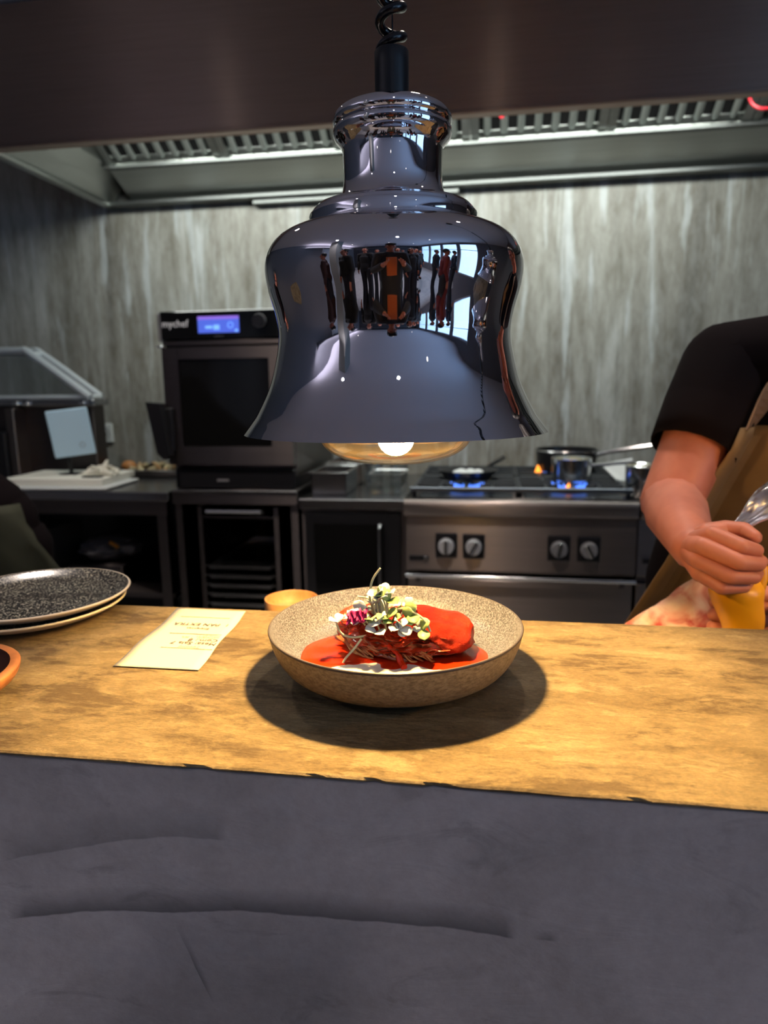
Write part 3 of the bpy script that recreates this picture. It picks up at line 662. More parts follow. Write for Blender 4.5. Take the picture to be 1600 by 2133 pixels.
def flames(x, y, n, r, a0=0.0, a1=2 * PI):
    bm = bmesh.new()
    for k in range(n):
        a = a0 + (a1 - a0) * k / n; h = 0.020 + 0.008 * random.random()
        c0 = Vector((x + r * math.cos(a), y + r * math.sin(a), 0.926)); o_ = Vector((math.cos(a), math.sin(a), 0))
        tube(bm, [c0, c0 + o_ * 0.012 + Vector((0, 0, h * 0.45)), c0 + o_ * 0.018 + Vector((0, 0, h))], [0.007, 0.006, 0.001], 7)
    return bm
for i in (0, 1): out('gas_flame', flames(BUR[i][0], BUR[i][1], 16, 0.055, PI, 2 * PI), M_flame, rg, smooth=True)
out('gas_flame', flames(BUR[3][0] - 0.02, BUR[3][1], 6, 0.062, PI * 0.9, PI * 1.4), M_flame, rg, smooth=True)
out('gas_flame', TU([(0.317, 2.865, 0.928), (0.318, 2.858, 0.940), (0.318, 2.856, 0.955)], [0.010, 0.013, 0.002], 8), M_flameo, rg, smooth=True, label='orange tongue of flame')
out('gas_flame', TU([(0.225, 3.25, 0.93), (0.218, 3.24, 0.955), (0.216, 3.238, 0.985)], [0.012, 0.016, 0.003], 8), M_flameo, rg, smooth=True, label='orange tongue of flame')

nb_ = empty('flat_top_range', 'steel range module right of the gas range, half hidden by the chef', 'stove', (0.95, 3.1, 0))
out('body', BX(0.565, 1.36, 2.70, 3.5, 0.12, 0.86), M_dsteel, nb_)
out('top_plate', BX(0.562, 1.36, 2.70, 3.52, 0.86, 0.905, bev=0.003), M_steel, nb_)
out('front_rail', PR(pts, 'x', 0.566, 1.36), M_steel, nb_, smooth=True)
out('control_panel', PR([(2.715, 0.842), (2.682, 0.842), (2.668, 0.625), (2.676, 0.617), (2.715, 0.617)], 'x', 0.562, 1.36), M_steel, nb_)
out('badge', BX(0.58, 0.64, 2.664, 2.672, 0.672, 0.692, bev=0.002), M_blackm, nb_)
out('door', BX(0.566, 1.36, 2.682, 2.71, 0.14, 0.585, bev=0.003), M_steel, nb_)
out('door_handle', TU([(0.60, 2.655, 0.600), (1.34, 2.655, 0.600)], 0.0085, 10), M_bsteel, nb_, smooth=True)

# pans
def vessel(bm, x, y, z0, r0, r1, h, th=0.003, n=40):
    return lathe(bm, [(0.0001, z0), (r0 * 0.92, z0), (r0, z0 + 0.006), (r1, z0 + h), (r1 + 0.002, z0 + h + 0.002), (r1 - th, z0 + h), (r0 - th, z0 + 0.008), (0.0001, z0 + 0.005)], x, y, n)
t = empty('frying_pan', 'black frying pan holding white scallops on the left burner', 'pan', (-0.10, 3.02, 0.953))
out('pan_body', vessel(bmesh.new(), -0.10, 3.02, 0.953, 0.105, 0.13, 0.036), M_blackm, t, smooth=True)
out('pan_handle', TU(spline([(-0.02, 3.13, 0.985), (0.02, 3.22, 1.0), (0.06, 3.34, 1.01)], 4), 0.010, 8), M_blackm, t, smooth=True)
for k, (dx, dy) in enumerate(((-0.045, 0.0), (-0.015, -0.03), (0.02, -0.01), (0.045, 0.02), (-0.03, 0.04), (0.01, 0.04))):
    b = SP((-0.10 + dx, 3.02 + dy, 0.974), 0.024, (1.0, 0.9, 0.66), 14, 8)
    for v in b.verts: v.co += v.co.normalized() * 0.003 * noise.noise(v.co * 60)
    tag(out('scallop', b, M_white, smooth=True, base=(-0.10 + dx, 3.02 + dy, 0.96)), 'pale chunk cooking in the black frying pan', 'food', 'pale chunks in the frying pan')
t = empty('saucepan', 'small steel saucepan of golden liquid on the front right burner', 'pan', (0.335, 2.95, 0.953))
out('pan_body', vessel(bmesh.new(), 0.335, 2.95, 0.953, 0.078, 0.082, 0.095), M_bsteel, t, smooth=True)
out('pan_handle', TU(spline([(0.414, 2.945, 1.018), (0.46, 2.945, 1.022), (0.58, 2.94, 1.034)], 4), [0.006] + [0.008] * 8, 8), M_bsteel, t, smooth=True)
tag(out('broth', LA([(0.0001, 1.036), (0.076, 1.036)], 0.335, 2.95, 32), M_garl, base=(0.335, 2.95, 1.03)), 'pale golden liquid filling the small steel saucepan', 'food')
t = empty('deep_saucepan', 'large black saucepan with long pale handle on the rear burner', 'pan', (0.37, 3.30, 0.953))
out('pan_body', vessel(bmesh.new(), 0.35, 3.30, 0.953, 0.135, 0.142, 0.100), M_blackm, t, smooth=True)
out('rim_band', LA([(0.143, 1.042), (0.146, 1.050), (0.143, 1.056), (0.139, 1.056)], 0.35, 3.30, 48), M_bench, t, smooth=True)
out('pan_handle', TU(spline([(0.47, 3.22, 1.035), (0.54, 3.19, 1.055), (0.70, 3.15, 1.085)], 5), [0.008] + [0.011] * 10, 8), M_bsteel, t, smooth=True)
t = empty('bain_marie_pot', 'narrow steel pot of yellow sauce beside the chef', 'pot', (0.60, 2.86, 0.906))
out('pot_body', vessel(bmesh.new(), 0.60, 2.86, 0.906, 0.058, 0.064, 0.122), M_bsteel, t, smooth=True)
out('pot_rim', LA([(0.064, 1.026), (0.068, 1.030), (0.064, 1.034), (0.060, 1.030)], 0.60, 2.86, 40), M_bsteel, t, smooth=True)
tag(out('hollandaise', LA([(0.0001, 1.022), (0.030, 1.022), (0.060, 1.020)], 0.60, 2.86, 32), mat('yellow_sauce', (0.75, 0.55, 0.12), 0.3), base=(0.60, 2.86, 1.02)), 'yellow sauce inside the narrow steel pot', 'food')
bm = bmesh.new()
g = [(0.47, 3.06, 1.01), (0.60, 3.06, 1.035), (0.585, 3.0, 0.94), (0.53, 3.0, 0.945)]
lo_ = [bm.verts.new(p) for p in g]; hi_ = [bm.verts.new((p[0], p[1] - 0.004, p[2] + 0.004)) for p in g]
for i in range(4): bm.faces.new((lo_[i], lo_[(i + 1) % 4], hi_[(i + 1) % 4], hi_[i]))
bm.faces.new(lo_); bm.faces.new(hi_)
tag(out('folded_paper', bm, M_white, base=(0.53, 3.0, 0.94)), 'white folded sheet leaning behind the narrow steel pot', 'paper')

# items on the bench between oven and range
def open_tray(name, label, x0, x1, y0, y1, z0, h, m, lip=0.012, cat='container', th=0.003):
    bm = bmesh.new()
    box(bm, x0, x1, y0, y1, z0, z0 + th)
    box(bm, x0, x1, y0, y0 + th, z0, z0 + h); box(bm, x0, x1, y1 - th, y1, z0, z0 + h); box(bm, x0, x0 + th, y0, y1, z0, z0 + h); box(bm, x1 - th, x1, y0, y1, z0, z0 + h)
    t = tag(out(name, bm, m, base=((x0 + x1) / 2, (y0 + y1) / 2, z0)), label, cat)
    bm = bmesh.new()
    box(bm, x0 - lip, x1 + lip, y0 - lip, y0 + th, z0 + h - 0.002, z0 + h + 0.003, 0.001); box(bm, x0 - lip, x1 + lip, y1 - th, y1 + lip, z0 + h - 0.002, z0 + h + 0.003, 0.001)
    box(bm, x0 - lip, x0 + th, y0, y1, z0 + h - 0.002, z0 + h + 0.003, 0.001); box(bm, x1 - th, x1 + lip, y0, y1, z0 + h - 0.002, z0 + h + 0.003, 0.001)
    out('rim', bm, M_bsteel if m is not M_glass else m, t); return t
open_tray('gastro_container', 'deep steel food container right of the oven stand', -0.755, -0.605, 2.80, 3.05, 0.905, 0.095, M_bench)
open_tray('storage_box', 'steel food container behind the deep one', -0.76, -0.60, 3.12, 3.40, 0.905, 0.10, M_steel)
open_tray('plastic_box', 'clear plastic box beside the gas range', -0.505, -0.375, 2.83, 2.99, 0.905, 0.085, M_glass)
for x, y, lb in ((-0.54, 3.12, 'clear glass jar between steel containers and range'), (-0.44, 3.25, 'clear glass jar nearest the back wall')):
    j = tag(out('glass_jar', vessel(bmesh.new(), x, y, 0.905, 0.042, 0.045, 0.09), M_glass, smooth=True, base=(x, y, 0.905)), lb, 'jar', 'jars beside the range')
    out('jar_lid', LA([(0.0001, 1.012), (0.046, 1.010), (0.046, 0.998)], x, y, 28), M_bsteel, j, smooth=True)

# lidded box, panel, boards, food tray, socket
lb = empty('lidded_prep_box', 'steel prep box with sloping clear lid at the left of the bench', 'appliance', (-2.3, 3.1, 0.925))
bm = bmesh.new(); box(bm, -2.74, -1.85, 2.97, 3.07, 0.93, 1.285, 0.004)
out('body', bm, M_dsteel, lb)
out('front_frame', BX(-2.26, -2.215, 2.88, 2.975, 0.926, 1.275, bev=0.003), M_steel, lb)
out('front_block', BX(-2.74, -2.262, 2.86, 2.975, 0.926, 1.16, bev=0.003), M_black, lb)
rimb = bmesh.new(); box(rimb, -2.76, -1.825, 2.94, 3.08, 1.283, 1.316, 0.006)
out('lid_ledge', rimb, M_bench, lb)
for x in (-2.235, -2.18, -1.88): out('lid_clip', BX(x - 0.018, x + 0.018, 2.925, 2.945, 1.288, 1.306, bev=0.004), M_bsteel, lb)
lid = bmesh.new()
for y in (2.95, 3.04):
    tube(lid, [(-2.70, y, 1.32)] + spline([(-2.70, y, 1.50), (-2.64, y, 1.545), (-2.20, y, 1.55), (-2.14, y, 1.535), (-1.845, y, 1.325)], 4), 0.019, 8)
tube(lid, [(-2.14, 2.95, 1.535), (-2.14, 3.04, 1.535)], 0.012, 8); tube(lid, [(-1.845, 2.95, 1.325), (-1.845, 3.04, 1.325)], 0.012, 8); tube(lid, [(-2.70, 2.95, 1.325), (-1.85, 2.95, 1.325)], 0.012, 8)
lf = out('lid_frame', lid, mat('satin_lid_frame', (0.72, 0.78, 0.82), 0.3, 0.4), lb, smooth=True)
bm = bmesh.new(); prism(bm, [(-2.68, 1.33), (-2.68, 1.52), (-2.20, 1.545), (-2.15, 1.53), (-1.86, 1.33)], 'y', 2.948, 2.952); out('pane', bm, M_glass, lf)
bm = bmesh.new(); prism(bm, [(-2.68, 1.33), (-2.68, 1.52), (-2.20, 1.545), (-2.15, 1.53), (-1.86, 1.33)], 'y', 3.038, 3.042); out('pane', bm, M_glass, lf)
lb.location += Vector((-0.075, 0.14, 0))
t = empty('tilted_panel', 'pale blue square panel standing in front of the steel prep box', 'screen', (-1.93, 2.9, 0.925))
bm = box(bmesh.new(), -0.088, 0.088, -0.006, 0.006, -0.108, 0.108, 0.004)
mt = Matrix.Translation((-1.895, 2.87, 1.168)) @ Matrix.Rotation(0.45, 4, 'Z') @ Matrix.Rotation(-0.10, 4, 'Y') @ Matrix.Rotation(0.12, 4, 'X')
for v in bm.verts: v.co = mt @ v.co
pn = out('panel', bm, M_tab, t)
bm = bmesh.new(); ps_ = [mt @ Vector((0.038 + 0.011 * math.cos(k * PI / 8), -0.0065, -0.06 + 0.011 * math.sin(k * PI / 8))) for k in range(17)]
tube(bm, ps_, 0.0012, 5, False); out('round_mark', bm, M_grey, pn)
bm = bmesh.new(); tube(bm, [(-1.93, 2.90, 0.978), (-1.93, 2.89, 1.06)], 0.009, 8); box(bm, -1.97, -1.89, 2.86, 2.94, 0.9755, 0.98, 0.002); out('stand', bm, M_black, t)
# chopping boards
def board(x0, x1, y0, y1, z0, z1, rz=0):
    bm = box(bmesh.new(), -(x1 - x0) / 2, (x1 - x0) / 2, -(y1 - y0) / 2, (y1 - y0) / 2, z0, z1, 0.006, 2)
    mt = Matrix.Translation(((x0 + x1) / 2, (y0 + y1) / 2, 0)) @ Matrix.Rotation(rz, 4, 'Z')
    for v in bm.verts: v.co = mt @ v.co
    return bm
tag(out('chopping_board', board(-2.16, -1.66, 2.71, 3.02, 0.926, 0.940, 0.03), M_white, base=(-1.93, 2.9, 0.926)), 'thin white chopping board lowest on the steel work table', 'board')
tag(out('thick_chopping_board', board(-2.17, -1.70, 2.74, 3.06, 0.941, 0.974, 0.05), mat('cream_board', (0.82, 0.82, 0.74), 0.5), base=(-1.95, 2.9, 0.941)), 'thick cream chopping board on top of the thin white one', 'board')
tag(out('kitchen_knife', BX(-1.80, -1.71, 2.77, 2.80, 0.975, 0.981, bev=0.002), M_black, base=(-1.7, 2.8, 0.966)), 'black handled knife at the right end of the boards', 'knife')
bm = bmesh.new(); random.seed(3)
for k in range(16):
    a = random.random() * 6.28; r_ = random.random()
    c_ = Vector((-1.775 + 0.07 * r_ * math.cos(a), 2.92 + 0.08 * r_ * math.sin(a), 0.982 + 0.022 * random.random() * (1 - r_)))
    d2 = Vector((random.uniform(-1, 1), random.uniform(-1, 1), random.uniform(-0.1, 0.5))).normalized() * 0.045
    tube(bm, [c_ - d2, c_ + Vector((0, 0, 0.008)), c_ + d2], [0.007, 0.012, 0.006], 6)
for v in bm.verts: v.co.z = max(v.co.z, 0.9765)
tag(out('vegetable_trimmings', bm, M_cream, smooth=True, kind='stuff', base=(-1.80, 2.92, 0.975)), 'heap of pale shredded trimmings on the cream chopping board', 'food')
ft = open_tray('shallow_tray', 'shallow steel tray of onion and trimmings left of the oven', -1.89, -1.45, 3.16, 3.44, 0.928, 0.032, M_steel, cat='tray')
random.seed(5)
t = tag(out('onion_half', SP((-1.855, 3.28, 0.968), 0.034, (1.15, 1, 0.85)), M_onion, smooth=True, base=(-1.855, 3.28, 0.935)), 'orange brown onion half at the left of the shallow tray', 'food')
bm = bmesh.new()
for k in range(44):
    c_ = Vector((random.uniform(-1.81, -1.49), random.uniform(3.20, 3.40), 0.945 + random.random() * 0.03)); d2 = Vector((random.uniform(-1, 1), random.uniform(-1, 1), random.uniform(-0.6, 0.6))).normalized() * random.uniform(0.012, 0.030)
    tube(bm, [c_ - d2, c_, c_ + d2], [0.005, 0.013, 0.006], 6)
for f in bm.faces: f.material_index = int((f.calc_center_median().x * 31) % 1.6 > 0.9)
tag(out('peelings', bm, [M_garl, mat('tan_peelings', (0.50, 0.30, 0.13), 0.6)], smooth=True, kind='stuff', base=(-1.66, 3.3, 0.935)), 'mixed pale and tan vegetable peelings heaped in the shallow tray', 'food')
so = empty('wall_socket', 'white square wall socket with black plug beside the prep box', 'socket', (-2.135, 3.545, 1.12))
out('face_plate', BX(-2.188, -2.083, 3.535, 3.55, 1.067, 1.174, bev=0.006, seg=2), M_white, so)
out('socket_ring', TU([(-2.13 + 0.029 * math.cos(k * PI / 12), 3.534, 1.118 + 0.029 * math.sin(k * PI / 12)) for k in range(25)], 0.002, 6, False), M_grey, so)
bm = bmesh.new(); tube(bm, [(-2.135, 3.536, 1.116), (-2.14, 3.50, 1.112)], [0.019, 0.016], 14); tube(bm, spline([(-2.14, 3.50, 1.112), (-2.19, 3.485, 1.105), (-2.20, 3.49, 1.03), (-2.20, 3.49, 0.93)], 4), 0.005, 6)
out('plug', bm, M_black, so, smooth=True)
# under the bench
bm = bmesh.new(); random.seed(9); box(bm, -1.93, -1.66, 2.80, 3.15, 0.462, 0.56, 0.006)
t = tag(out('lidded_container', bm, M_dsteel, base=(-1.79, 3.0, 0.462)), 'dark steel container with bar handle on the shelf under the bench', 'container')
out('handle', TU([(-1.85, 2.80, 0.545), (-1.85, 2.785, 0.545), (-1.70, 2.785, 0.545), (-1.70, 2.80, 0.545)], 0.005, 6), M_bsteel, t)
b = bmesh.new(); bmesh.ops.create_icosphere(b, subdivisions=4, radius=1)
for v in b.verts:
    q = v.co.copy(); k = 1 + 0.28 * noise.noise(q * 2.5) + 0.1 * noise.noise(q * 7); v.co = Vector((-1.80 + q.x * 0.14 * k, 2.95 + q.y * 0.12 * k, 0.615 + q.z * 0.052 * k))
tag(out('plastic_bag', b, mat('grey_bag', (0.10, 0.10, 0.11), 0.35), smooth=True, base=(-1.80, 2.95, 0.562)), 'crumpled grey bag on the dark container under the bench', 'bag')
tag(out('carton', BX(-2.28, -2.10, 2.85, 3.2, 0.462, 0.70, bev=0.003), mat('grey_carton', (0.05, 0.05, 0.055), 0.7), base=(-2.19, 3.0, 0.462)), 'dark grey box on the shelf under the bench', 'box')
tag(out('orange_peeler', TU([(-1.73, 2.84, 0.665), (-1.69, 2.83, 0.648)], 0.008, 8), mat('orange_plastic', (0.55, 0.22, 0.02), 0.5), base=(-1.71, 2.84, 0.64)), 'small orange stick on the grey bag under the bench', 'utensil')

# ------------------------------------------------------------------ on the pass
ZT = 1.064
BXC, BYC = -0.095, 0.664
t = empty('stoneware_bowl', 'wide speckled brown stoneware bowl under the heat lamp', 'bowl', (BXC, BYC, ZT))
op = spl([(0.0565, 1.0655), (0.075, 1.0680), (0.096, 1.0735), (0.112, 1.0825), (0.1215, 1.0945), (0.1268, 1.1080), (0.1292, 1.1180)], 5)
out('outer_wall', LA([(0.0535, 1.0642), (0.0565, 1.0655)] + op[1:], BXC, BYC, 128, cap0=True), M_bowlout, t, smooth=True)
out('rim', LA(spl([(0.1292, 1.1180), (0.1298, 1.1196), (0.1290, 1.1206), (0.1276, 1.1204)], 3), BXC, BYC, 128), M_rim, t, smooth=True)
ip = spl([(0.1276, 1.1204), (0.1255, 1.1150), (0.1215, 1.1060), (0.1140, 1.0965), (0.1020, 1.0895), (0.085, 1.0860), (0.05, 1.0850), (0.0002, 1.0850)], 5)
out('inside', LA(ip, BXC, BYC, 128), M_bowlin, t, smooth=True)
def wall_r(z):
    for (r0, z0), (r1, z1) in zip(ip, ip[1:]):
        if z1 <= z <= z0: return r1 + (r0 - r1) * (z - z1) / max(1e-9, z0 - z1)
    return 0.085
def blob(cx, cy, outline, z, h, n=72, rings=9, seed=0.0):
    """a thick puddle: outline(angle) gives the radius"""
    bm = bmesh.new(); R_ = []
    for j in range(rings + 1):
        s = j / rings; ring = []
        for i in range(n):
            a = 2 * PI * i / n; r = outline(a) * max(s, 0.002)
            x, y = cx + r * math.cos(a), cy + r * math.sin(a)
            e = (1 - s ** 7) ** 0.5
            ring.append(bm.verts.new((x, y, z + h * e + 0.0008 * e * noise.noise((x * 55, y * 55, seed)))))
        R_.append(ring)
    for j in range(rings):
        for i in range(n): bm.faces.new((R_[j][i], R_[j][(i + 1) % n], R_[j + 1][(i + 1) % n], R_[j + 1][i]))
    bm.faces.new(R_[0]); bm.faces.new(R_[-1]); return bm
tag(out('white_puree', blob(BXC, BYC - 0.008, lambda a: 0.084 + 0.004 * math.sin(3 * a + 1), 1.0850, 0.0045), M_puree, smooth=True, base=(BXC, BYC, 1.085)), 'white puree showing at the front of the bowl under the red sauce', 'food')
def so_outline(a):
    d = (math.degrees(a) + 360) % 360
    pts_ = [(0, 0.095), (30, 0.082), (70, 0.072), (110, 0.072), (150, 0.085), (180, 0.097), (200, 0.100), (215, 0.090), (228, 0.062), (238, 0.048), (247, 0.040), (254, 0.041), (261, 0.050), (275, 0.0525), (288, 0.049), (296, 0.041), (303, 0.044), (316, 0.068), (335, 0.096), (360, 0.095)]
    for (a0, r0), (a1, r1) in zip(pts_, pts_[1:]):
        if a0 <= d <= a1:
            u = (d - a0) / (a1 - a0); u = u * u * (3 - 2 * u); return r0 + (r1 - r0) * u
    return 0.09
tag(out('red_sauce', blob(BXC, BYC, so_outline, 1.0878, 0.0028, 180, 12), M_sauce, smooth=True, base=(BXC, BYC, 1.088)), 'glossy red sauce pooled around the meat in the bowl', 'food')
# meat: a low domed slab with torn fibrous front
MY = 0.673
def meat(cx, cy, rx, ry, h, rot, seed, name, label):
    b = bmesh.new(); bmesh.ops.create_icosphere(b, subdivisions=6, radius=1)
    cr, sr = math.cos(rot), math.sin(rot)
    for v in b.verts:
        q = v.co.copy(); k = 1 + 0.16 * noise.noise(q * 1.6 + Vector((seed, 0, 0))) + 0.05 * noise.noise(q * 5 + Vector((seed, 3, 0)))
        x, y, z = q.x * k, q.y * k, q.z
        x = math.copysign(abs(x) ** 0.85, x); z = math.copysign(abs(z) ** 0.72, z)
        front = max(0, -q.y) * (1 - max(0, q.z) ** 3)
        fibre = noise.noise((x * 3 + z * 5, 0.5 + seed, z * 16 - x * 5))
        y += front * 0.16 * fibre; z += front * 0.05 * noise.noise((x * 20, z * 4, seed))
        z += 0.20 * noise.noise((x * 3.2, y * 3.2, seed + 9)) * (q.z > 0) - 0.16 * max(0, -q.y) * max(0, q.z)
        z += 0.17 * max(0.0, x) * (q.z > 0) * (1 - abs(x)) 
        v.co = Vector((cx + rx * (x * cr) - ry * (y * sr), cy + rx * x * sr + ry * y * cr, 1.0885 + h * (z * 0.5 + 0.46)))
    return tag(out(name, b, M_meat, smooth=True, base=(cx, cy, 1.088)), label, 'food')
mt1 = meat(-0.083, MY, 0.067, 0.041, 0.041, -0.06, 1.0, 'braised_meat', 'large piece of shredded braised meat covered in red sauce')
mt2 = meat(-0.138, 0.700, 0.028, 0.022, 0.036, 0.5, 6.0, 'braised_meat_chunk', 'smaller meat chunk behind the left end of the large piece')
# torn strands on the meat's front
random.seed(11)
M_strand = mat('meat_strand', (0.26, 0.055, 0.018), 0.25, coat=0.4)
M_strand2 = mat('meat_strand_pale', (0.46, 0.16, 0.06), 0.3, coat=0.3)
bm = bmesh.new()
def front_y(x, z):
    u = (x + 0.083) / 0.064
    return MY - 0.040 * math.sqrt(max(0.03, 1 - min(1, abs(u)) ** 2.4)) * (1.0 - 0.10 * (z - 1.09) / 0.022)
for (xa, xb, z0, z1, sl, n_, rmin, rmax) in ((-0.146, -0.103, 1.0915, 1.1055, -0.42, 22, 0.0009, 0.0019), (-0.112, -0.086, 1.092, 1.112, -0.15, 9, 0.0012, 0.0022), (-0.092, -0.058, 1.093, 1.111, -0.75, 16, 0.0008, 0.0016)):
    for k in range(n_):
        xm = random.uniform(xa, xb); zm = z0 + (z1 - z0) * (k + random.random()) / n_; ln = random.uniform(0.007, 0.013); q = []
        for t_ in (-1, -0.5, 0, 0.5, 1):
            x = xm + ln * t_; z = zm + sl * ln * t_ + 0.0009 * math.sin(t_ * 4 + k)
            q.append((x, front_y(x, z) + 0.0022 * t_ * t_ - random.uniform(0, 0.0012), max(1.0905, z)))
        r_ = random.uniform(rmin, rmax); q = spline(q, 3); f0 = len(bm.faces); tube(bm, q, [r_ * 0.3] + [r_] * (len(q) - 2) + [r_ * 0.3], 6)
        bm.faces.ensure_lookup_table()
        if random.random() < 0.45:
            for f in bm.faces[f0:]: f.material_index = 1
out('torn_fibres', bm, [M_strand, M_strand2], mt1, smooth=True, kind='stuff')
# red glaze: a cap that follows the meat and ends in a ragged lower hem
bt = BVHTree.FromObject(mt1, bpy.context.evaluated_depsgraph_get()); o1 = origin(mt1); bm = bmesh.new(); nA, nR = 220, 44; G = []
for i in range(nA):
    a = 2 * PI * i / nA; hem = 1.1145 + 0.007 * noise.noise((math.cos(a) * 4, math.sin(a) * 4, 2)) + 0.002 * noise.noise((a * 9, 1, 2))
    w_ = min(1, max(0, (math.cos(a) - 0.30) / 0.45)); w_ = w_ * w_ * (3 - 2 * w_); hem += (1.0945 + 0.003 * noise.noise((a * 3, 5, 1)) - hem) * w_
    w_ = min(1, max(0, (math.sin(a) + 0.25) / 0.35)); hem += (1.093 - hem) * w_
    row = []
    for j in range(nR + 1):
        el = PI / 2 * (1 - j / nR) ; d = Vector((math.cos(a) * math.cos(el) * 1.5, math.sin(a) * math.cos(el), math.sin(el) + 0.02)).normalized()
        c0 = Vector((-0.083, MY, 1.098)) - o1; h = bt.ray_cast(c0 + d * 0.2, -d)
        q = (h[0] if h[0] else c0 + d * 0.05) + o1; q = q + d * (0.0016 + 0.0016 * noise.noise(q * 70) + 0.0008 * noise.noise(q * 180))
        row.append((q, hem))
    G.append(row)
V_ = {}
for i in range(nA):
    for j in range(nR):
        ids = [(i, j), ((i + 1) % nA, j), ((i + 1) % nA, j + 1), (i, j + 1)]
        if min(G[a_][b_][0].z - G[a_][b_][1] for a_, b_ in ids) < 0: continue
        f = []
        for k_ in ids:
            if k_ not in V_: V_[k_] = bm.verts.new(G[k_[0]][k_[1]][0])
            f.append(V_[k_])
        try: bm.faces.new(f)
        except ValueError: pass
bmesh.ops.remove_doubles(bm, verts=bm.verts, dist=0.00005)
for _ in range(5): bmesh.ops.smooth_vert(bm, verts=bm.verts, factor=0.4, use_axis_x=True, use_axis_y=True, use_axis_z=True)
o = out('sauce_glaze', bm, M_glaze, mt1, smooth=True); m_ = o.modifiers.new('t', 'SOLIDIFY'); m_.thickness = 0.0022; m_.offset = -0.6
p_ = spline([(-0.098, 0.634, 1.107), (-0.088, 0.628, 1.100), (-0.084, 0.623, 1.0935), (-0.080, 0.617, 1.0915)], 4); bm = bmesh.new(); tube(bm, p_, [0.0022] * 5 + [0.0034] * (len(p_) - 5), 8)
out('sauce_drip', bm, M_sauce, mt1, smooth=True)

# micro greens: every sprout is its own thing
def leaf(bm, c, d, up, ln, wd, mi=0):
    d = Vector(d).normalized(); s = d.cross(Vector(up)).normalized(); u = s.cross(d)
    n = 7; L_ = []; R2 = []; Mi = []
    for i in range(n):
        t_ = i / (n - 1); w_ = wd * math.sin(PI * min(1, t_ * 0.96 + 0.04)) ** 0.6 * (0.75 + 0.35 * t_)
        q = Vector(c) + d * ln * t_ + u * ln * 0.25 * math.sin(PI * t_ * 0.8)
        if i == n - 1: q -= d * ln * 0.10; w_ = wd * 0.22
        L_.append(bm.verts.new(q + s * w_ + u * wd * 0.25)); R2.append(bm.verts.new(q - s * w_ + u * wd * 0.25)); Mi.append(bm.verts.new(q))
    for i in range(n - 1):
        for f in ((L_[i], L_[i + 1], Mi[i + 1], Mi[i]), (Mi[i], Mi[i + 1], R2[i + 1], R2[i])):
            bm.faces.new(f)
def sprout(pts_, r, lw, label, pale=False, leaves=2, name='sprout'):
    pts_ = [(p[0] - 0.003, p[1] + 0.020, p[2] - 0.005) for p in pts_]
    t = empty(name, label, 'garnish', pts_[0], 'micro greens heaped on the meat')
    sp_ = spline(pts_, 6); out('stem', TU(sp_, [r * 1.15] + [r] * (len(sp_) - 2) + [r * 0.8], 7), M_stem, t, smooth=True)
    tip = sp_[-1]; d = (sp_[-1] - sp_[-3]).normalized()
    for k in range(leaves):
        bm = bmesh.new(); sd = Vector((random.uniform(-1, 1), random.uniform(-1, 1), random.uniform(-0.2, 0.9)))
        sd = (d.cross(sd)).normalized() * (1 if k % 2 else -1)
        if k % 2: sd = prev_
        prev_ = -sd
        leaf(bm, tip, d * 0.5 + sd, Vector((0, -0.35, 1)), lw, lw * 0.48)
        o = out('leaf', bm, M_leafw if pale else M_leaf, t, smooth=True)
        m_ = o.modifiers.new('t', 'SOLIDIFY'); m_.thickness = 0.0005
    return t
random.seed(21)
sprout([(-0.114, 0.640, 1.140), (-0.116, 0.634, 1.150), (-0.1155, 0.632, 1.163), (-0.112, 0.631, 1.175), (-0.1045, 0.630, 1.186)], 0.0012, 0.004, 'long pale stem standing tallest above the heap', True, 0, 'long_stem')
sprout([(-0.113, 0.637, 1.148), (-0.120, 0.634, 1.1535), (-0.1285, 0.631, 1.1555)], 0.0009, 0.004, 'short pale stem pointing left beside the tall one', True, 0, 'short_stem')
sprout([(-0.112, 0.628, 1.117), (-0.132, 0.620, 1.116), (-0.143, 0.617, 1.121), (-0.1475, 0.617, 1.131)], 0.0012, 0.0115, 'sprout bending out to the left with two round pale leaves', True, 2)
sprout([(-0.105, 0.632, 1.137), (-0.080, 0.620, 1.148), (-0.060, 0.615, 1.140), (-0.053, 0.613, 1.128)], 0.0011, 0.005, 'pale stem arching over to the right side of the heap', True, 0, 'arched_stem')
sprout([(-0.1215, 0.612, 1.118), (-0.129, 0.609, 1.108), (-0.137, 0.606, 1.099), (-0.140, 0.604, 1.093)], 0.0011, 0.005, 'yellowish stem hanging down the left front of the meat', False, 1, 'hanging_stem')
names = ['left back', 'left front', 'middle front', 'middle back', 'right front', 'right back']
for k in range(38):
    a = random.random() * 2 * PI; r_ = math.sqrt(random.random())
    bx, by = -0.099 + 0.026 * r_ * math.cos(a), 0.632 + 0.016 * r_ * math.sin(a)
    zb = 1.122 + 0.012 * (1 - r_)
    hgt = 0.006 + 0.026 * (1 - r_) * random.uniform(0.6, 1.1)
    ox, oy = 0.014 * r_ * math.cos(a) + random.uniform(-0.006, 0.006), 0.010 * r_ * math.sin(a) - 0.004
    pale = random.random() < 0.74
    sprout([(bx, by, zb), (bx + ox * 0.3, by + oy * 0.3, zb + hgt * 0.6), (bx + ox, by + oy, zb + hgt)], 0.0009, random.uniform(0.0095, 0.0145), 'small %s sprout with two leaves in the heap on the meat' % ('pale' if pale else 'green'), pale, 2)
t = empty('flower_petal', 'ruffled magenta petal at the left of the sprout heap', 'garnish', (-0.127, 0.642, 1.130))
bm = bmesh.new(); g = []
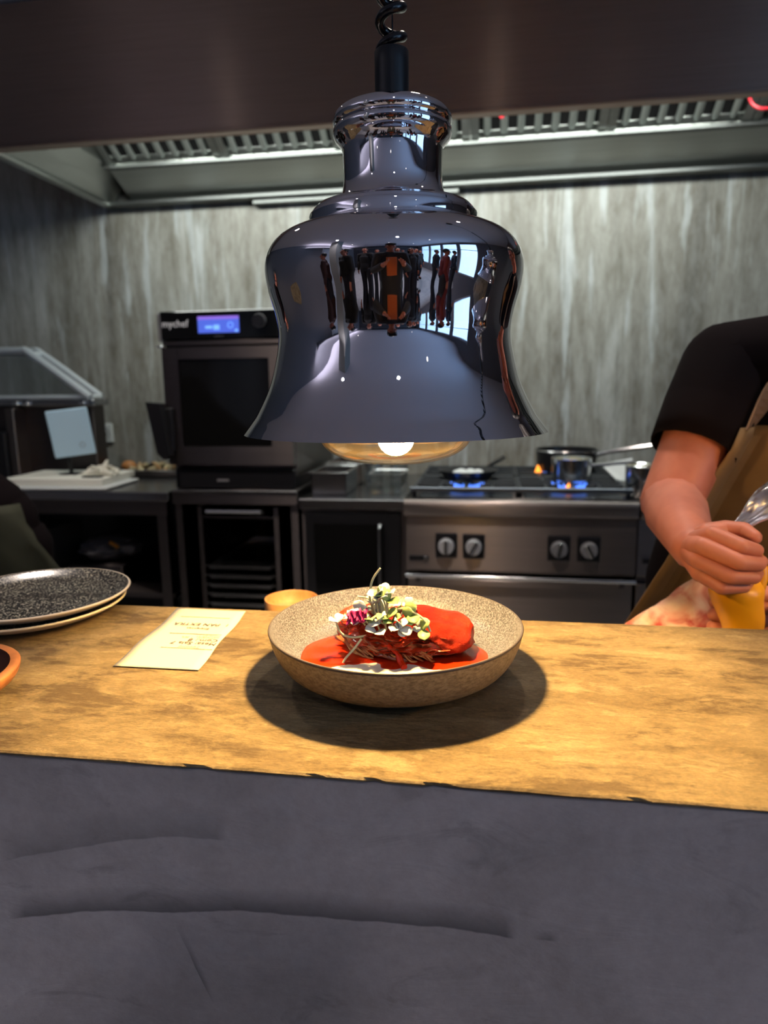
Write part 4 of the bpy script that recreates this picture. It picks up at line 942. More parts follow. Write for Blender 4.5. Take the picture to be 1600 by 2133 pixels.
for i in range(9):
    row = []
    for j in range(7):
        u, v_ = i / 8 - 0.5, j / 6 - 0.5
        row.append(bm.verts.new((-0.1270 + u * 0.020, 0.6235 + 0.003 * math.sin(u * 22 + v_ * 9) + v_ * 0.006, 1.1390 + v_ * 0.011 + 0.0018 * math.sin(u * 17) + u * 0.003)))
    g.append(row)
for i in range(8):
    for j in range(6): bm.faces.new((g[i][j], g[i + 1][j], g[i + 1][j + 1], g[i][j + 1]))
o = out('petal', bm, M_petal, t, smooth=True); m_ = o.modifiers.new('t', 'SOLIDIFY'); m_.thickness = 0.0006

# plates
def plate(cx, cy, z0, label):
    t = empty('speckled_plate', label, 'plate', (cx, cy, z0), 'black speckled plates stacked at the left')
    top = [(0.0002, z0 + 0.0085), (0.07, z0 + 0.0085), (0.095, z0 + 0.0100), (0.1135, z0 + 0.0165), (0.1175, z0 + 0.0185)]
    out('glazed_face', LA(spl(top, 4), cx, cy, 96), M_plate, t, smooth=True)
    und = [(0.1175, z0 + 0.0185), (0.1198, z0 + 0.0182), (0.1190, z0 + 0.0155), (0.104, z0 + 0.0075), (0.085, z0 + 0.0022), (0.07, z0 + 0.0002), (0.0002, z0 + 0.0002)]
    out('cream_edge', LA(spl(und, 4), cx, cy, 96), M_platerim, t, smooth=True)
plate(-0.609, 0.798, ZT, 'lower black speckled plate of the stack at the left')
plate(-0.604, 0.802, ZT + 0.0115, 'upper black speckled plate of the stack at the left')
t = empty('wooden_bowl', 'round reddish wooden bowl at the lower left edge of the pass', 'bowl', (-0.544, 0.5435, ZT))
wx, wy, wr = -0.544, 0.5435, 0.0875
out('outside', LA(spl([(0.05, ZT + 0.0005), (wr - 0.022, ZT + 0.003), (wr - 0.006, ZT + 0.013), (wr, ZT + 0.0245), (wr - 0.003, ZT + 0.0275), (wr - 0.0095, ZT + 0.027)], 4), wx, wy, 96, cap0=True), M_wood, t, smooth=True)
out('inside', LA(spl([(wr - 0.0095, ZT + 0.027), (wr - 0.014, ZT + 0.019), (wr - 0.03, ZT + 0.010), (0.0002, ZT + 0.008)], 4), wx, wy, 96), M_wooddark, t, smooth=True)
t = empty('terracotta_dish', 'small brown terracotta dish behind the stoneware bowl', 'bowl', (-0.304, 0.985, 0.951))
out('outside', LA(spl([(0.028, 0.9505), (0.036, 0.955), (0.040, 0.99), (0.0415, 1.034), (0.0395, 1.036)], 4), -0.304, 0.985, 64, cap0=True), M_terra, t, smooth=True)
out('inside', LA(spl([(0.0395, 1.036), (0.037, 1.026), (0.030, 1.018), (0.0002, 1.016)], 4), -0.304, 0.985, 64), M_terra, t, smooth=True)

# receipt: four corners on the pass, gently lifted
A_, B_, C_, D_ = [Vector(v) for v in ((-0.4025, 0.643, 0), (-0.304, 0.644, 0), (-0.320, 0.836, 0), (-0.417, 0.837, 0))]
ex = (C_ - D_ + B_ - A_) * 0.5; ey = (D_ - A_ + C_ - B_) * 0.5
def rz_(u, v): return ZT + 0.0012 + 0.0016 * (0.5 + 0.5 * math.sin(v * 9 + u * 1.2)) * (0.4 + 0.6 * v)
t = empty('paper_receipt', 'white paper order ticket printed upside down beside the plates', 'paper', (-0.35, 0.71, ZT))
bm = bmesh.new(); G = []
for i in range(9):
    row = []
    for j in range(33):
        u, v = i / 8, j / 32; q = A_ + ex * u + ey * v
        wob = 0.0035 * math.sin(v * 10 + 0.6) * 0.5
        row.append(bm.verts.new((q.x + wob, q.y, rz_(u, v))))
    G.append(row)
for i in range(8):
    for j in range(32): bm.faces.new((G[i][j], G[i + 1][j], G[i + 1][j + 1], G[i][j + 1]))
pp = out('sheet', bm, M_paper, t, smooth=True)
m_ = pp.modifiers.new('t', 'SOLIDIFY'); m_.thickness = 0.0002; m_.offset = -1
def on_paper(u, v): q = A_ + ex * u + ey * v; return (q.x + 0.00175 * math.sin(v * 10 + 0.6), q.y, rz_(u, v) + 0.0007)
bm = bmesh.new()
for v, ua, ub in ((0.287, 0.34, 0.985), (0.525, 0.26, 0.95), (0.815, 0.17, 0.86)):
    for k in range(16):
        u0 = ua + (ub - ua) * k / 16; u1 = ua + (ub - ua) * (k + 0.92) / 16; w_ = 0.0032
        q = [on_paper(u0, v - w_), on_paper(u1, v - w_), on_paper(u1, v + w_), on_paper(u0, v + w_)]
        bm.faces.new([bm.verts.new(p) for p in q])
out('printed_lines', bm, M_ink, pp)
def printed(s, u, v, size, m, align='LEFT'):
    p = on_paper(u, v); ang = math.atan2(ex.y, ex.x) + PI
    text('printed_words', s, size, Matrix.Translation((p[0], p[1], p[2] + 0.0003)) @ Matrix.Rotation(ang, 4, 'Z'), m, pp, 0.0001, align)
printed('Second', 0.68, 0.312, 0.0088, M_inkr, 'CENTER')
printed('Mesa: Sala 7', 0.985, 0.372, 0.0115, M_ink)
printed('Com.: 8', 0.975, 0.425, 0.0115, M_ink)
printed('Camarero:  1 Sala', 0.96, 0.468, 0.0066, M_inkr)
printed('Hora 20:41', 0.955, 0.495, 0.0066, M_inkr)
printed('Entrantes', 0.71, 0.613, 0.0078, M_ink)
printed('1  PAN EXTRA', 0.93, 0.680, 0.0115, M_ink)

# ------------------------------------------------------------------ people
def cone_cap(bm, a, b, ra, rb, n=14):
    a, b = Vector(a), Vector(b); d = b - a
    if d.length < 1e-5: return sphere(bm, a, ra)
    t = d.normalized(); pts_ = []; rr = []
    for k in (0.02, 0.3, 0.6, 0.85): an = PI / 2 * k; pts_.append(a - t * ra * math.cos(an)); rr.append(ra * math.sin(an))
    pts_ += [a, a + d * 0.5, b]; rr += [ra, (ra + rb) / 2, rb]
    for k in (0.85, 0.6, 0.3, 0.02): an = PI / 2 * k; pts_.append(b + t * rb * math.cos(an)); rr.append(rb * math.sin(an))
    tube(bm, pts_, rr, n)
def chain(bm, pts_, rr, n=14):
    for i in range(len(pts_) - 1): cone_cap(bm, pts_[i], pts_[i + 1], rr[i], rr[i + 1], n)
def ellip(bm, a, b, ra, rb, sx, n=20):
    """capsule squashed: wide in x by sx"""
    k = len(bm.verts); cone_cap(bm, (0, 0, 0), (0, 0, (Vector(b) - Vector(a)).length), ra, rb, n)
    bm.verts.ensure_lookup_table(); d = (Vector(b) - Vector(a)).normalized(); q = Vector((0, 0, 1)).rotation_difference(d)
    for v in bm.verts[k:]: v.co = q @ Vector((v.co.x * sx, v.co.y, v.co.z)) + Vector(a)
def head(bm, c, yaw=0.0, tilt=0.0):
    k = len(bm.verts)
    sphere(bm, (0, 0.01, 0.02), 0.1, (0.76, 0.95, 1.08), 24, 16); sphere(bm, (0, -0.02, -0.045), 0.062, (0.85, 0.95, 1.15), 20, 12)
    cone_cap(bm, (0, -0.088, 0.015), (0, -0.108, -0.018), 0.008, 0.013); sphere(bm, (0, -0.080, -0.048), 0.02, (1.2, 0.6, 0.45)); sphere(bm, (0, -0.062, -0.095), 0.02, (1.1, 1, 0.8))
    for s in (-1, 1):
        sphere(bm, (s * 0.079, 0.012, 0.0), 0.022, (0.35, 0.7, 1.25)); sphere(bm, (s * 0.030, -0.078, 0.030), 0.017, (1.3, 0.5, 0.4)); sphere(bm, (s * 0.045, -0.055, -0.02), 0.025, (1, 0.8, 0.8))
    bm.verts.ensure_lookup_table(); m_ = Matrix.Translation(c) @ Matrix.Rotation(yaw, 4, 'Z') @ Matrix.Rotation(tilt, 4, 'X')
    for v in bm.verts[k:]: v.co = m_ @ v.co
    return m_
def relaxed_hand(bm, wr, d, side):
    d = Vector(d).normalized(); s = Vector((0, -1, 0)) if abs(d.y) < 0.8 else Vector((side, 0, 0)); s = (s - d * s.dot(d)).normalized(); n = d.cross(s)
    wr = Vector(wr); chain(bm, [wr, wr + d * 0.045 + s * 0.012], [0.024, 0.021]); chain(bm, [wr, wr + d * 0.05 - s * 0.014], [0.022, 0.018])
    for i, (o_, l) in enumerate(((0.028, 0.068), (0.010, 0.076), (-0.009, 0.070), (-0.027, 0.055))):
        b0 = wr + d * 0.07 + s * o_; chain(bm, [wr + d * 0.03 + s * o_ * 0.8, b0, b0 + d * l * 0.5 + n * 0.006 * side, b0 + d * l * 0.9 + n * 0.022 * side], [0.012, 0.0095, 0.0085, 0.007], 10)
    chain(bm, [wr + d * 0.02 + s * 0.02, wr + d * 0.05 + s * 0.045, wr + d * 0.08 + s * 0.052], [0.013, 0.011, 0.009], 10)
def person(label, loc, J, top, legs, hair, voxel=0.009, long_sleeve=True, apron=None, head_yaw=0, head_tilt=0, cap=False, build=1.0, hands=True, chest_print=None, group=None, short_hair=True):
    """J: joints in world coordinates"""
    t = empty('person', label, 'person', loc, group)
    V = {k: Vector(v) for k, v in J.items()}
    bm = bmesh.new(); hm = head(bm, V['head'], head_yaw, head_tilt)
    cone_cap(bm, V['neck'], V['head'] - Vector((0, -0.01, 0.05)), 0.055, 0.052)
    def torso(bm, g=0.0):
        ellip(bm, V['pelvis'], V['waist'], 0.115 * build + g, 0.105 * build + g, 1.45)
        ellip(bm, V['waist'], V['chest'], 0.105 * build + g, 0.115 * build + g, 1.45)
        ellip(bm, V['chest'], V['chest'] * 0.35 + V['neck'] * 0.65, 0.115 * build + g, 0.075 + g, 1.4)
        for s in 'RL': chain(bm, [V['neck'] - Vector((0, 0, 0.05)), V['sh' + s]], [0.055 + g, 0.062 * build + g])
    torso(bm)
    for s in 'RL':
        chain(bm, [V['sh' + s], V['el' + s]], [0.060 * build, 0.046 * build]); el = V['el' + s]; wr = V['wr' + s]
        mid = el.lerp(wr, 0.3); chain(bm, [el, mid, wr], [0.044 * build, 0.045 * build, 0.029])
        if hands is True or (isinstance(hands, str) and s in hands): relaxed_hand(bm, wr, wr - el, 1 if s == 'R' else -1)
        chain(bm, [V['hip' + s], V['kn' + s], V['kn' + s].lerp(V['an' + s], 0.3), V['an' + s]], [0.095, 0.062, 0.060, 0.042])
        chain(bm, [V['an' + s], V['an' + s] + Vector(V['toe']) if 'toe' in V else V['an' + s] + Vector((0, -0.12, -0.04))], [0.042, 0.035])
    extra = J.get('extra')
    if callable(J.get('_hand')): pass
    for f in EXTRA: f(bm)
    body = out('body', bake(bm, voxel, 3), M_skin, t, smooth=True)
    bm = bmesh.new(); torso(bm, 0.010)
    for s in 'RL':
        el = V['el' + s]; wr = V['wr' + s]; sh = V['sh' + s]
        if long_sleeve: chain(bm, [sh, el, el.lerp(wr, 0.92)], [0.072 * build, 0.058 * build, 0.040])
        else: 
            e_ = sh.lerp(el, 0.66); chain(bm, [sh, sh.lerp(el, 0.35), e_], [0.070 * build + 0.002, 0.071 * build, 0.066 * build], 20)
    shirt_bm = bake(bm, max(voxel, 0.006), 4)
    if not long_sleeve:   # clean cuff: cut the rounded end off the sleeve
        for s in 'RL':
            sh, el = V['sh' + s], V['el' + s]; d = (el - sh).normalized(); cpt = sh.lerp(el, 0.64)
            nearf = [f for f in shirt_bm.faces if (f.calc_center_median() - cpt).length < 0.17]
            bmesh.ops.bisect_plane(shirt_bm, geom=nearf + list({e for f in nearf for e in f.edges}) + list({v for f in nearf for v in f.verts}), plane_co=cpt, plane_no=d)
            kill = [f for f in shirt_bm.faces if (f.calc_center_median() - cpt).length < 0.16 and (f.calc_center_median() - cpt).dot(d) > 1e-5]
            bmesh.ops.delete(shirt_bm, geom=kill, context='FACES')
    shirt = out('shirt', shirt_bm, top, t, smooth=True)
    if not long_sleeve: m9 = shirt.modifiers.new('t', 'SOLIDIFY'); m9.thickness = 0.003; m9.offset = -1
    bm = bmesh.new(); ellip(bm, V['pelvis'] - Vector((0, 0, 0.02)), V['pelvis'] + Vector((0, 0, 0.04)), 0.122 * build, 0.118 * build, 1.46)
    for s in 'RL': chain(bm, [V['hip' + s], V['kn' + s], V['an' + s] + Vector((0, 0, 0.04))], [0.108, 0.078, 0.062])
    out('trousers', bake(bm, max(voxel, 0.01), 3), legs, t, smooth=True)
    bm = bmesh.new()
    for s in 'RL':
        a = V['an' + s]; chain(bm, [a + Vector((0, 0.03, -0.045)), a + (V['toe'] if 'toe' in V else Vector((0, -0.14, -0.05)))], [0.045, 0.040])
    for v in bm.verts: v.co.z = max(v.co.z, 0.002)
    out('shoes', bm, M_black, t, smooth=True)
    bm = bmesh.new(); k = len(bm.verts); sphere(bm, (0, 0.022, 0.040), 0.1, (0.83, 0.98, 1.02), 24, 16)
    if not short_hair: sphere(bm, (0, 0.05, -0.05), 0.09, (0.95, 0.7, 1.3), 20, 12)
    for v in bm.verts:
        if v.co.y < -0.03 and v.co.z < 0.065: v.co.y = -0.03
        v.co = hm @ v.co
    out('hair', bm, hair, t, smooth=True)
    if cap:
        bm = bmesh.new(); sphere(bm, (0, 0.0, 0.075), 0.1, (0.90, 1.05, 0.62), 24, 12); box(bm, -0.06, 0.06, -0.17, -0.05, 0.062, 0.072, 0.004)
        for v in bm.verts: v.co = hm @ v.co
        out('cap', bm, M_black, t, smooth=True)
    for s in (-1, 1):
        out('eye', SP(tuple(hm @ Vector((s * 0.030, -0.082, 0.012))), 0.0095), M_eye, body, smooth=True)
    return t, shirt, V
EXTRA = []

# chef on the right: his right arm and fist hold a piping bag
CH = dict(pelvis=(0.51, 1.43, 0.95), waist=(0.52, 1.40, 1.10), chest=(0.60, 1.33, 1.27), neck=(0.625, 1.25, 1.475), head=(0.665, 1.15, 1.64),
          shR=(0.405, 1.295, 1.385), elR=(0.298, 1.185, 1.163), wrR=(0.273, 0.955, 1.137), shL=(0.82, 1.30, 1.385), elL=(0.80, 1.20, 1.13), wrL=(0.50, 1.06, 1.055),
          hipR=(0.43, 1.44, 0.90), hipL=(0.565, 1.45, 0.90), knR=(0.42, 1.42, 0.49), knL=(0.59, 1.45, 0.49), anR=(0.42, 1.46, 0.085), anL=(0.60, 1.48, 0.085), toe=(0, -0.14, -0.05))
def fist(bm):
    P_ = Vector
    w_ = P_((0.273, 0.955, 1.137))
    mcp = [P_((0.282, 0.908, 1.166)), P_((0.268, 0.898, 1.153)), P_((0.265, 0.902, 1.134)), P_((0.271, 0.912, 1.114))]
    pip = [P_((0.309, 0.885, 1.157)), P_((0.305, 0.875, 1.1395)), P_((0.298, 0.879, 1.120)), P_((0.292, 0.890, 1.102))]
    dip = [P_((0.331, 0.898, 1.149)), P_((0.332, 0.889, 1.134)), P_((0.328, 0.889, 1.117)), P_((0.321, 0.900, 1.101))]
    tip = [P_((0.340, 0.918, 1.145)), P_((0.343, 0.910, 1.132)), P_((0.340, 0.911, 1.116)), P_((0.333, 0.919, 1.102))]
    for i in range(4):
        chain(bm, [w_ + (mcp[i] - w_) * 0.15, mcp[i]], [0.022, 0.0118])
        chain(bm, [mcp[i], pip[i], dip[i], tip[i]], [[0.0118, 0.0104, 0.0092, 0.0080], [0.0120, 0.0106, 0.0094, 0.0082], [0.0116, 0.0102, 0.0090, 0.0078], [0.0108, 0.0094, 0.0082, 0.0072]][i], 16)
    chain(bm, [w_ + P_((0.005, 0.0, 0.008)), P_((0.288, 0.945, 1.158)), P_((0.310, 0.950, 1.165)), P_((0.329, 0.940, 1.166)), P_((0.338, 0.926, 1.160))], [0.020, 0.017, 0.0125, 0.0112, 0.0096], 16)
    chain(bm, [P_((0.284, 0.930, 1.148)), P_((0.282, 0.930, 1.122))], [0.022, 0.020])
def left_hand(bm):
    P_ = Vector; w_ = P_((0.50, 1.06, 1.055)); k = P_((0.420, 1.015, 1.045))
    chain(bm, [w_, k], [0.028, 0.028]); chain(bm, [w_ + P_((0, 0, -0.02)), k + P_((0, 0, -0.022))], [0.024, 0.024])
    for i, z in enumerate((1.062, 1.043, 1.024, 1.006)):
        chain(bm, [k + P_((0, 0, z - 1.045)), P_((0.385, 1.000, z)), P_((0.345, 0.992, z)), P_((0.316, 0.985, z + 0.010))], [0.0125, 0.0115, 0.0105, 0.0095], 14)
    chain(bm, [w_ + P_((-0.02, -0.015, 0.015)), P_((0.415, 0.975, 1.055)), P_((0.383, 0.945, 1.040))], [0.018, 0.0130, 0.0098], 14)
EXTRA = [fist, left_hand]
chef, shirt, V = person('chef in black T-shirt and olive brown apron squeezing a piping bag', (0.48, 1.44, 0), CH, M_tee, cloth((0.02, 0.02, 0.022)), M_hair, voxel=0.0034, long_sleeve=False, head_tilt=0.45, build=1.06, hands=False)
EXTRA = []
# apron draped over the front of the shirt
dg = bpy.context.evaluated_depsgraph_get()
def drape(shirt, rows, name, parent, m, off=0.007, nu=26, fallback=None, flare=None):
    bt = BVHTree.FromObject(shirt, bpy.context.evaluated_depsgraph_get()); base = origin(shirt)
    tr = None
    for c in parent.children:
        if c.name.startswith('trousers'): tr = c
    bt2 = BVHTree.FromObject(tr, bpy.context.evaluated_depsgraph_get())
    bm = bmesh.new(); G = []; last = None
    for z, xa, xb in rows:
        row = []
        for i in range(nu + 1):
            x = xa + (xb - xa) * i / nu; ys = []
            for b in (bt, bt2):
                h = b.ray_cast(Vector((x, -1, z)) - base, Vector((0, 1, 0)))
                if h[0]: ys.append(h[0].y + base.y)
            y = min(ys) if ys else None
            row.append([x, y, z])
        for i in range(nu + 1):      # fill misses from neighbours, hanging back a little
            if row[i][1] is None:
                c = [(abs(i - k), row[k][1] + 0.35 * abs(row[i][0] - row[k][0])) for k in range(nu + 1) if row[k][1] is not None]
                row[i][1] = min(c)[1] if c else last[i][1]
        last = row; G.append(row)
    R_ = len(G)
    for _ in range(3):
        G2 = [[list(q) for q in r] for r in G]
        for j in range(1, R_ - 1):
            for i in range(nu + 1):
                a = [G2[j - 1][i][1], G2[j + 1][i][1]] + ([G2[j][i - 1][1], G2[j][i + 1][1]] if 0 < i < nu else [])
                G[j][i][1] = min(G2[j][i][1], 0.5 * G2[j][i][1] + 0.5 * sum(a) / len(a))
    for j in range(1, R_):           # cloth hangs: it never tucks back under the belly
        for i in range(nu + 1): G[j][i][1] = min(G[j][i][1], G[j - 1][i][1] + 0.006)
    vs = [[bm.verts.new((q[0], q[1] - off + 0.004 * noise.noise((q[0] * 14, q[2] * 3, 1)) * (1 if q[2] < 1.15 else 0.4), q[2])) for q in r] for r in G]
    for j in range(R_ - 1):
        for i in range(nu): bm.faces.new((vs[j][i], vs[j][i + 1], vs[j + 1][i + 1], vs[j + 1][i]))
    o = out(name, bm, m, parent, smooth=True); s = o.modifiers.new('t', 'SOLIDIFY'); s.thickness = 0.003; s.offset = 0
    return o
rows = []
for k in range(50):
    z = 1.285 - k * (1.285 - 0.45) / 49
    if z > 1.20: u = (1.285 - z) / 0.085; xa = 0.396 - 0.040 * u; xb = 0.80 + 0.03 * u
    elif z > 1.05: u = (1.20 - z) / 0.15; xa = 0.356 - 0.046 * u; xb = 0.83 - 0.05 * u
    else: u = (1.05 - z) / 0.6; xa = 0.310 - 0.22 * min(u, 0.25) - 0.02 * u; xb = 0.78 - 0.05 * u
    rows.append((z, xa, xb))
ap = drape(shirt, rows, 'apron', chef, M_apron)
def strap(shirt, pts_, wd, name, parent, m):
    bt = BVHTree.FromObject(shirt, bpy.context.evaluated_depsgraph_get()); base = origin(shirt); bm = bmesh.new(); vs = []
    sp_ = spline(pts_, 6)
    for i, p in enumerate(sp_):
        d = (sp_[min(i + 1, len(sp_) - 1)] - sp_[max(i - 1, 0)]).normalized(); s_ = d.cross(Vector((0, -1, 0))).normalized(); r = []
        for k in (-1, 1):
            q = p + s_ * wd * k; h = bt.ray_cast(Vector((q.x, -1, q.z)) - base, Vector((0, 1, 0))); y = h[0].y + base.y if h[0] else p.y
            r.append(bm.verts.new((q.x, y - 0.014, q.z)))
        vs.append(r)
    for i in range(len(vs) - 1): bm.faces.new((vs[i][0], vs[i][1], vs[i + 1][1], vs[i + 1][0]))
    o = out(name, bm, m, parent); s = o.modifiers.new('t', 'SOLIDIFY'); s.thickness = 0.003; s.offset = 0
M_strap = mat('apron_strap', (0.20, 0.125, 0.075), 0.8)
strap(shirt, [(0.418, 1.2, 1.275), (0.448, 1.2, 1.335), (0.50, 1.2, 1.40), (0.54, 1.25, 1.455)], 0.0165, 'apron_strap', chef, M_strap)
strap(shirt, [(0.775, 1.2, 1.280), (0.755, 1.2, 1.335), (0.73, 1.2, 1.40), (0.69, 1.25, 1.455)], 0.0165, 'apron_strap', chef, M_strap)

# piping bag and cloth
t = empty('piping_bag', 'plastic piping bag of yellow cream held in the chef\'s fist', 'bag', (0.335, 0.940, 0.951))
def skew_lathe(prof, n=36, wrinkle=0.0):
    bm = bmesh.new(); rings = []
    for r, z, cx, cy in prof:
        rings.append([bm.verts.new((cx + (r * (1 + wrinkle * noise.noise((math.cos(2 * PI * i / n) * 2.2, math.sin(2 * PI * i / n) * 2.2, z * 30)))) * math.cos(2 * PI * i / n), cy + r * 0.8 * (1 + wrinkle * noise.noise((i * 0.5, z * 20, 2))) * math.sin(2 * PI * i / n), z)) for i in range(n)])
    for j in range(len(rings) - 1):
        for i in range(n): bm.faces.new((rings[j][i], rings[j][(i + 1) % n], rings[j + 1][(i + 1) % n], rings[j + 1][i]))
    bm.faces.new(rings[0]); bm.faces.new(rings[-1]); return bm
pr = [(0.008, 0.952, 0.340, 0.945), (0.014, 0.97, 0.340, 0.945), (0.0215, 1.00, 0.339, 0.943), (0.0255, 1.03, 0.3385, 0.940), (0.0290, 1.05, 0.334, 0.937), (0.0325, 1.070, 0.3275, 0.935), (0.0345, 1.088, 0.3250, 0.935), (0.031, 1.100, 0.324, 0.940), (0.022, 1.118, 0.319, 0.940), (0.018, 1.138, 0.316, 0.938), (0.014, 1.155, 0.314, 0.938)]
pq = spline([(a[0], a[1], 0) for a in pr], 4); pc = spline([(a[2], a[3], 0) for a in pr], 4)
cb = out('filled_bag', skew_lathe([(q.x, q.y, c_.x, c_.y) for q, c_ in zip(pq, pc)], wrinkle=0.05), M_yel, t, smooth=True)
bm = bmesh.new(); q_ = spline([(0.334, 0.945, 1.146), (0.3480, 0.942, 1.134), (0.3555, 0.936, 1.112), (0.352, 0.932, 1.088)], 5); tube(bm, q_, [0.003] + [0.0075] * (len(q_) - 2) + [0.006], 10)
out('bag_fold', bm, M_yel, t, smooth=True)
pr = [(0.012, 1.155, 0.316, 0.945), (0.010, 1.165, 0.324, 0.952), (0.014, 1.174, 0.338, 0.955), (0.022, 1.186, 0.356, 0.958), (0.030, 1.206, 0.378, 0.960), (0.024, 1.23, 0.395, 0.965)]
pq = spline([(a[0], a[1], 0) for a in pr], 4); pc = spline([(a[2], a[3], 0) for a in pr], 4)
out('clear_top', skew_lathe([(q.x, q.y, c_.x, c_.y) for q, c_ in zip(pq, pc)], wrinkle=0.5), M_film, t, smooth=True)
bm = bmesh.new(); G = []
for i in range(41):
    row = []
    for j in range(29):
        u, v = i / 40, j / 28
        x = 0.205 + u * 0.125; top_ = 0.955 + (0.030 + 0.108 * u ** 0.9)
        z = 0.9525 + (top_ - 0.955) * math.sin(PI * min(1, v * 1.04)) ** 0.7 + 0.010 * noise.noise((u * 5, v * 7, 3)) * (0.2 + v)
        y = 0.985 + 0.115 * v + 0.012 * noise.noise((u * 6 + v * 4, v * 3, 8))
        row.append(bm.verts.new((x + 0.008 * noise.noise((u * 4, v * 6, 1)), y, max(z, 0.9525))))
    G.append(row)
for i in range(40):
    for j in range(28): bm.faces.new((G[i][j], G[i + 1][j], G[i + 1][j + 1], G[i][j + 1]))
o = tag(out('kitchen_cloth', bm, M_rag, smooth=True, base=(0.27, 1.04, 0.951)), 'crumpled pink stained cloth behind the chef\'s piping bag', 'cloth')
m_ = o.modifiers.new('t', 'SOLIDIFY'); m_.thickness = 0.002

def standing(x, y, ang, H=1.0, arms=None):
    """joints of a standing figure that faces direction ang (0 = towards -Y)"""
    J = dict(pelvis=(0, 0, 0.98), waist=(0, 0, 1.12), chest=(0, 0, 1.30), neck=(0, 0.01, 1.49), head=(0, -0.01, 1.645), shR=(-0.19, 0, 1.42), elR=(-0.235, 0.02, 1.15), wrR=(-0.22, -0.09, 0.92),
             shL=(0.19, 0, 1.42), elL=(0.235, 0.02, 1.15), wrL=(0.22, -0.09, 0.92), hipR=(-0.09, 0, 0.93), hipL=(0.09, 0, 0.93), knR=(-0.10, -0.02, 0.50), knL=(0.10, -0.02, 0.50), anR=(-0.10, 0.02, 0.085), anL=(0.10, 0.02, 0.085))
    if arms: J.update(arms)
    R_ = Matrix.Rotation(ang, 3, 'Z'); J = {k: (R_ @ Vector(v)) * 1.0 for k, v in J.items()}
    J = {k: Vector((v.x * 1.0 + x, v.y + y, v.z * H)) for k, v in J.items()}
    J['toe'] = R_ @ Vector((0, -0.14, -0.05)); return J
# second cook at the far left edge: elbow and apron side reach into the picture
J = standing(-1.45, 1.72, 0.1, 0.98)
J.update({k: Vector(v) for k, v in dict(waist=(-1.58, 1.70, 1.08), chest=(-1.76, 1.66, 1.20), neck=(-1.93, 1.62, 1.33), head=(-2.03, 1.56, 1.45), shL=(-1.74, 1.62, 1.36), elL=(-1.60, 1.50, 1.13), wrL=(-1.75, 1.42, 0.98), shR=(-1.92, 1.68, 1.16), elR=(-2.0, 1.62, 0.92), wrR=(-1.95, 1.50, 0.78)).items()})
ck, sh2, V2 = person('cook in black sleeves and dark apron at the far left edge', (-1.45, 1.72, 0), J, M_tee, M_tee, M_hair, voxel=0.008, head_yaw=0.2)
rows = [(1.05 - k * 0.6 / 24, -1.62, -1.30 + 0.16 * min(1, k / 10) - 0.02 * k / 24) for k in range(25)]
drape(sh2, rows, 'apron', ck, mat('dark_olive_canvas', (0.030, 0.034, 0.018), 0.85), nu=16)

# guests behind the camera, seen only as reflections in the chrome shade
gj = standing(0.02, -0.46, PI, 1.0, dict(elR=(-0.26, -0.06, 1.17), wrR=(-0.12, -0.30, 1.30), elL=(0.26, -0.06, 1.17), wrL=(0.12, -0.30, 1.30)))
gp_, gs, gv = person('photographer in black cap, dark jacket and orange shirt, mirrored in the lamp', (0.02, -0.46, 0), gj, cloth((0.03, 0.03, 0.035)), cloth((0.10, 0.11, 0.11)), M_hair, cap=True, head_yaw=PI)
bt = BVHTree.FromObject(gs, bpy.context.evaluated_depsgraph_get()); bm = bmesh.new(); G = []
for i in range(9):
    row = []
    for j in range(12):
        x = 0.02 - 0.075 + 0.15 * i / 8; z = 1.08 + 0.30 * j / 11; h = bt.ray_cast(Vector((x, 1, z)) - origin(gs), Vector((0, -1, 0)))
        row.append(bm.verts.new((x, (h[0].y + origin(gs).y if h[0] else -0.33) + 0.006, z)))
    G.append(row)
for i in range(8):
    for j in range(11): bm.faces.new((G[i][j], G[i + 1][j], G[i + 1][j + 1], G[i][j + 1]))
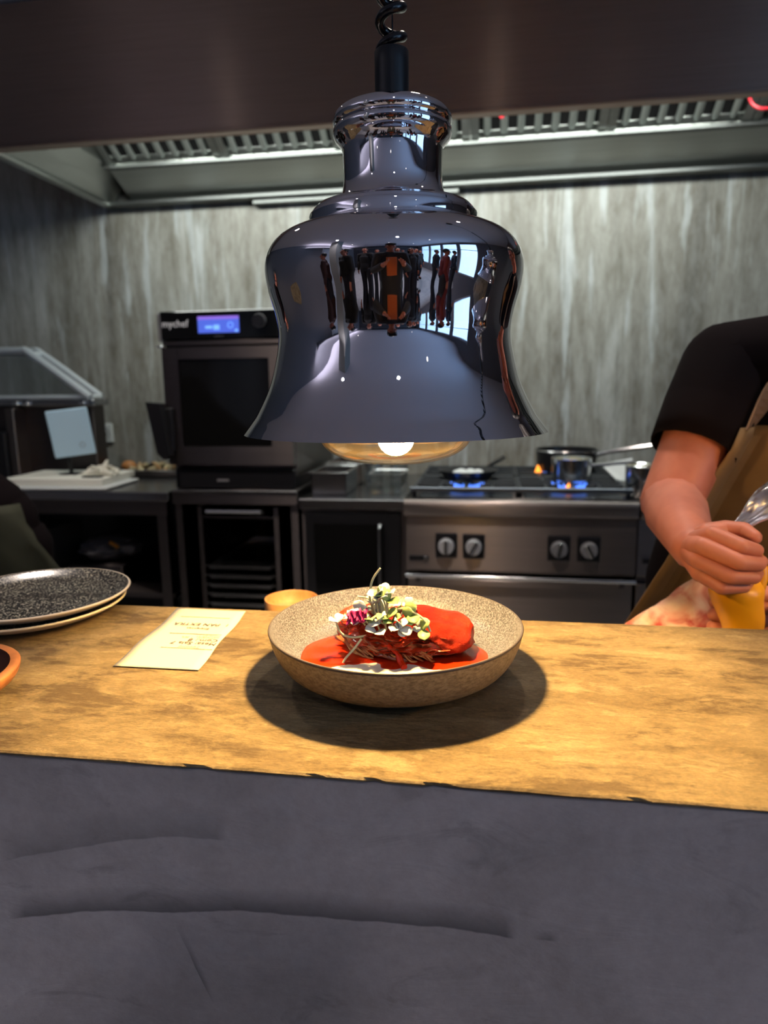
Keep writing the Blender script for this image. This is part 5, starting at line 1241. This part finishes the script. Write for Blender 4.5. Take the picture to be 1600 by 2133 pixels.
o = out('shirt_front', bm, cloth((0.75, 0.17, 0.05)), gp_, smooth=True, label='orange shirt front'); s = o.modifiers.new('t', 'SOLIDIFY'); s.thickness = 0.004
folk = [(-0.95, -0.75, PI * 1.15, 0.98, (0.012, 0.012, 0.014), 'guest in black coat left of the photographer, mirrored in the lamp'),
        (-0.62, -1.35, PI * 1.05, 1.02, (0.02, 0.018, 0.02), 'tall guest in black top standing behind the photographer'),
        (-1.55, -0.55, PI * 1.25, 0.95, (0.05, 0.02, 0.02), 'guest in dark maroon top furthest left behind the pass'),
        (0.62, -1.15, PI * 0.9, 0.96, (0.02, 0.02, 0.025), 'guest in black top right of the photographer'),
        (1.05, -1.75, PI * 0.9, 1.0, (0.05, 0.055, 0.07), 'guest in slate blue top near the middle window'),
        (1.75, -1.35, PI * 0.8, 0.97, (0.03, 0.03, 0.04), 'guest in charcoal top close to the window wall'),
        (1.25, -0.45, PI * 0.75, 0.95, (0.16, 0.02, 0.025), 'guest in dark red top at the right end of the pass'),
        (0.1, -2.6, PI, 1.0, (0.10, 0.10, 0.12), 'guest in grey top far behind the photographer'),
        (-1.20, -1.15, PI * 1.1, 1.0, (0.015, 0.015, 0.02), 'guest in black top beside the plaster pillar'),
        (-0.32, -1.85, PI, 0.98, (0.03, 0.03, 0.05), 'guest in navy top half hidden behind the tall guest'),
        (0.36, -1.65, PI * 0.95, 1.0, (0.12, 0.08, 0.07), 'guest in brown top just right behind the photographer'),
        (1.55, -2.35, PI * 0.9, 0.97, (0.02, 0.02, 0.02), 'guest in black top in front of the second window'),
        (0.88, -2.9, PI, 1.0, (0.03, 0.035, 0.04), 'guest in dark grey top deep in the dining room'),
        (2.25, -0.8, PI * 0.75, 0.98, (0.02, 0.03, 0.06), 'guest in dark blue top nearest the first window')]
for x, y, a, H, c_, lb_ in folk:
    person(lb_, (x, y, 0), standing(x, y, a, H), cloth(c_), cloth((0.02, 0.02, 0.03)), M_hair, voxel=0.014, head_yaw=a, short_hair=random.random() < 0.5)
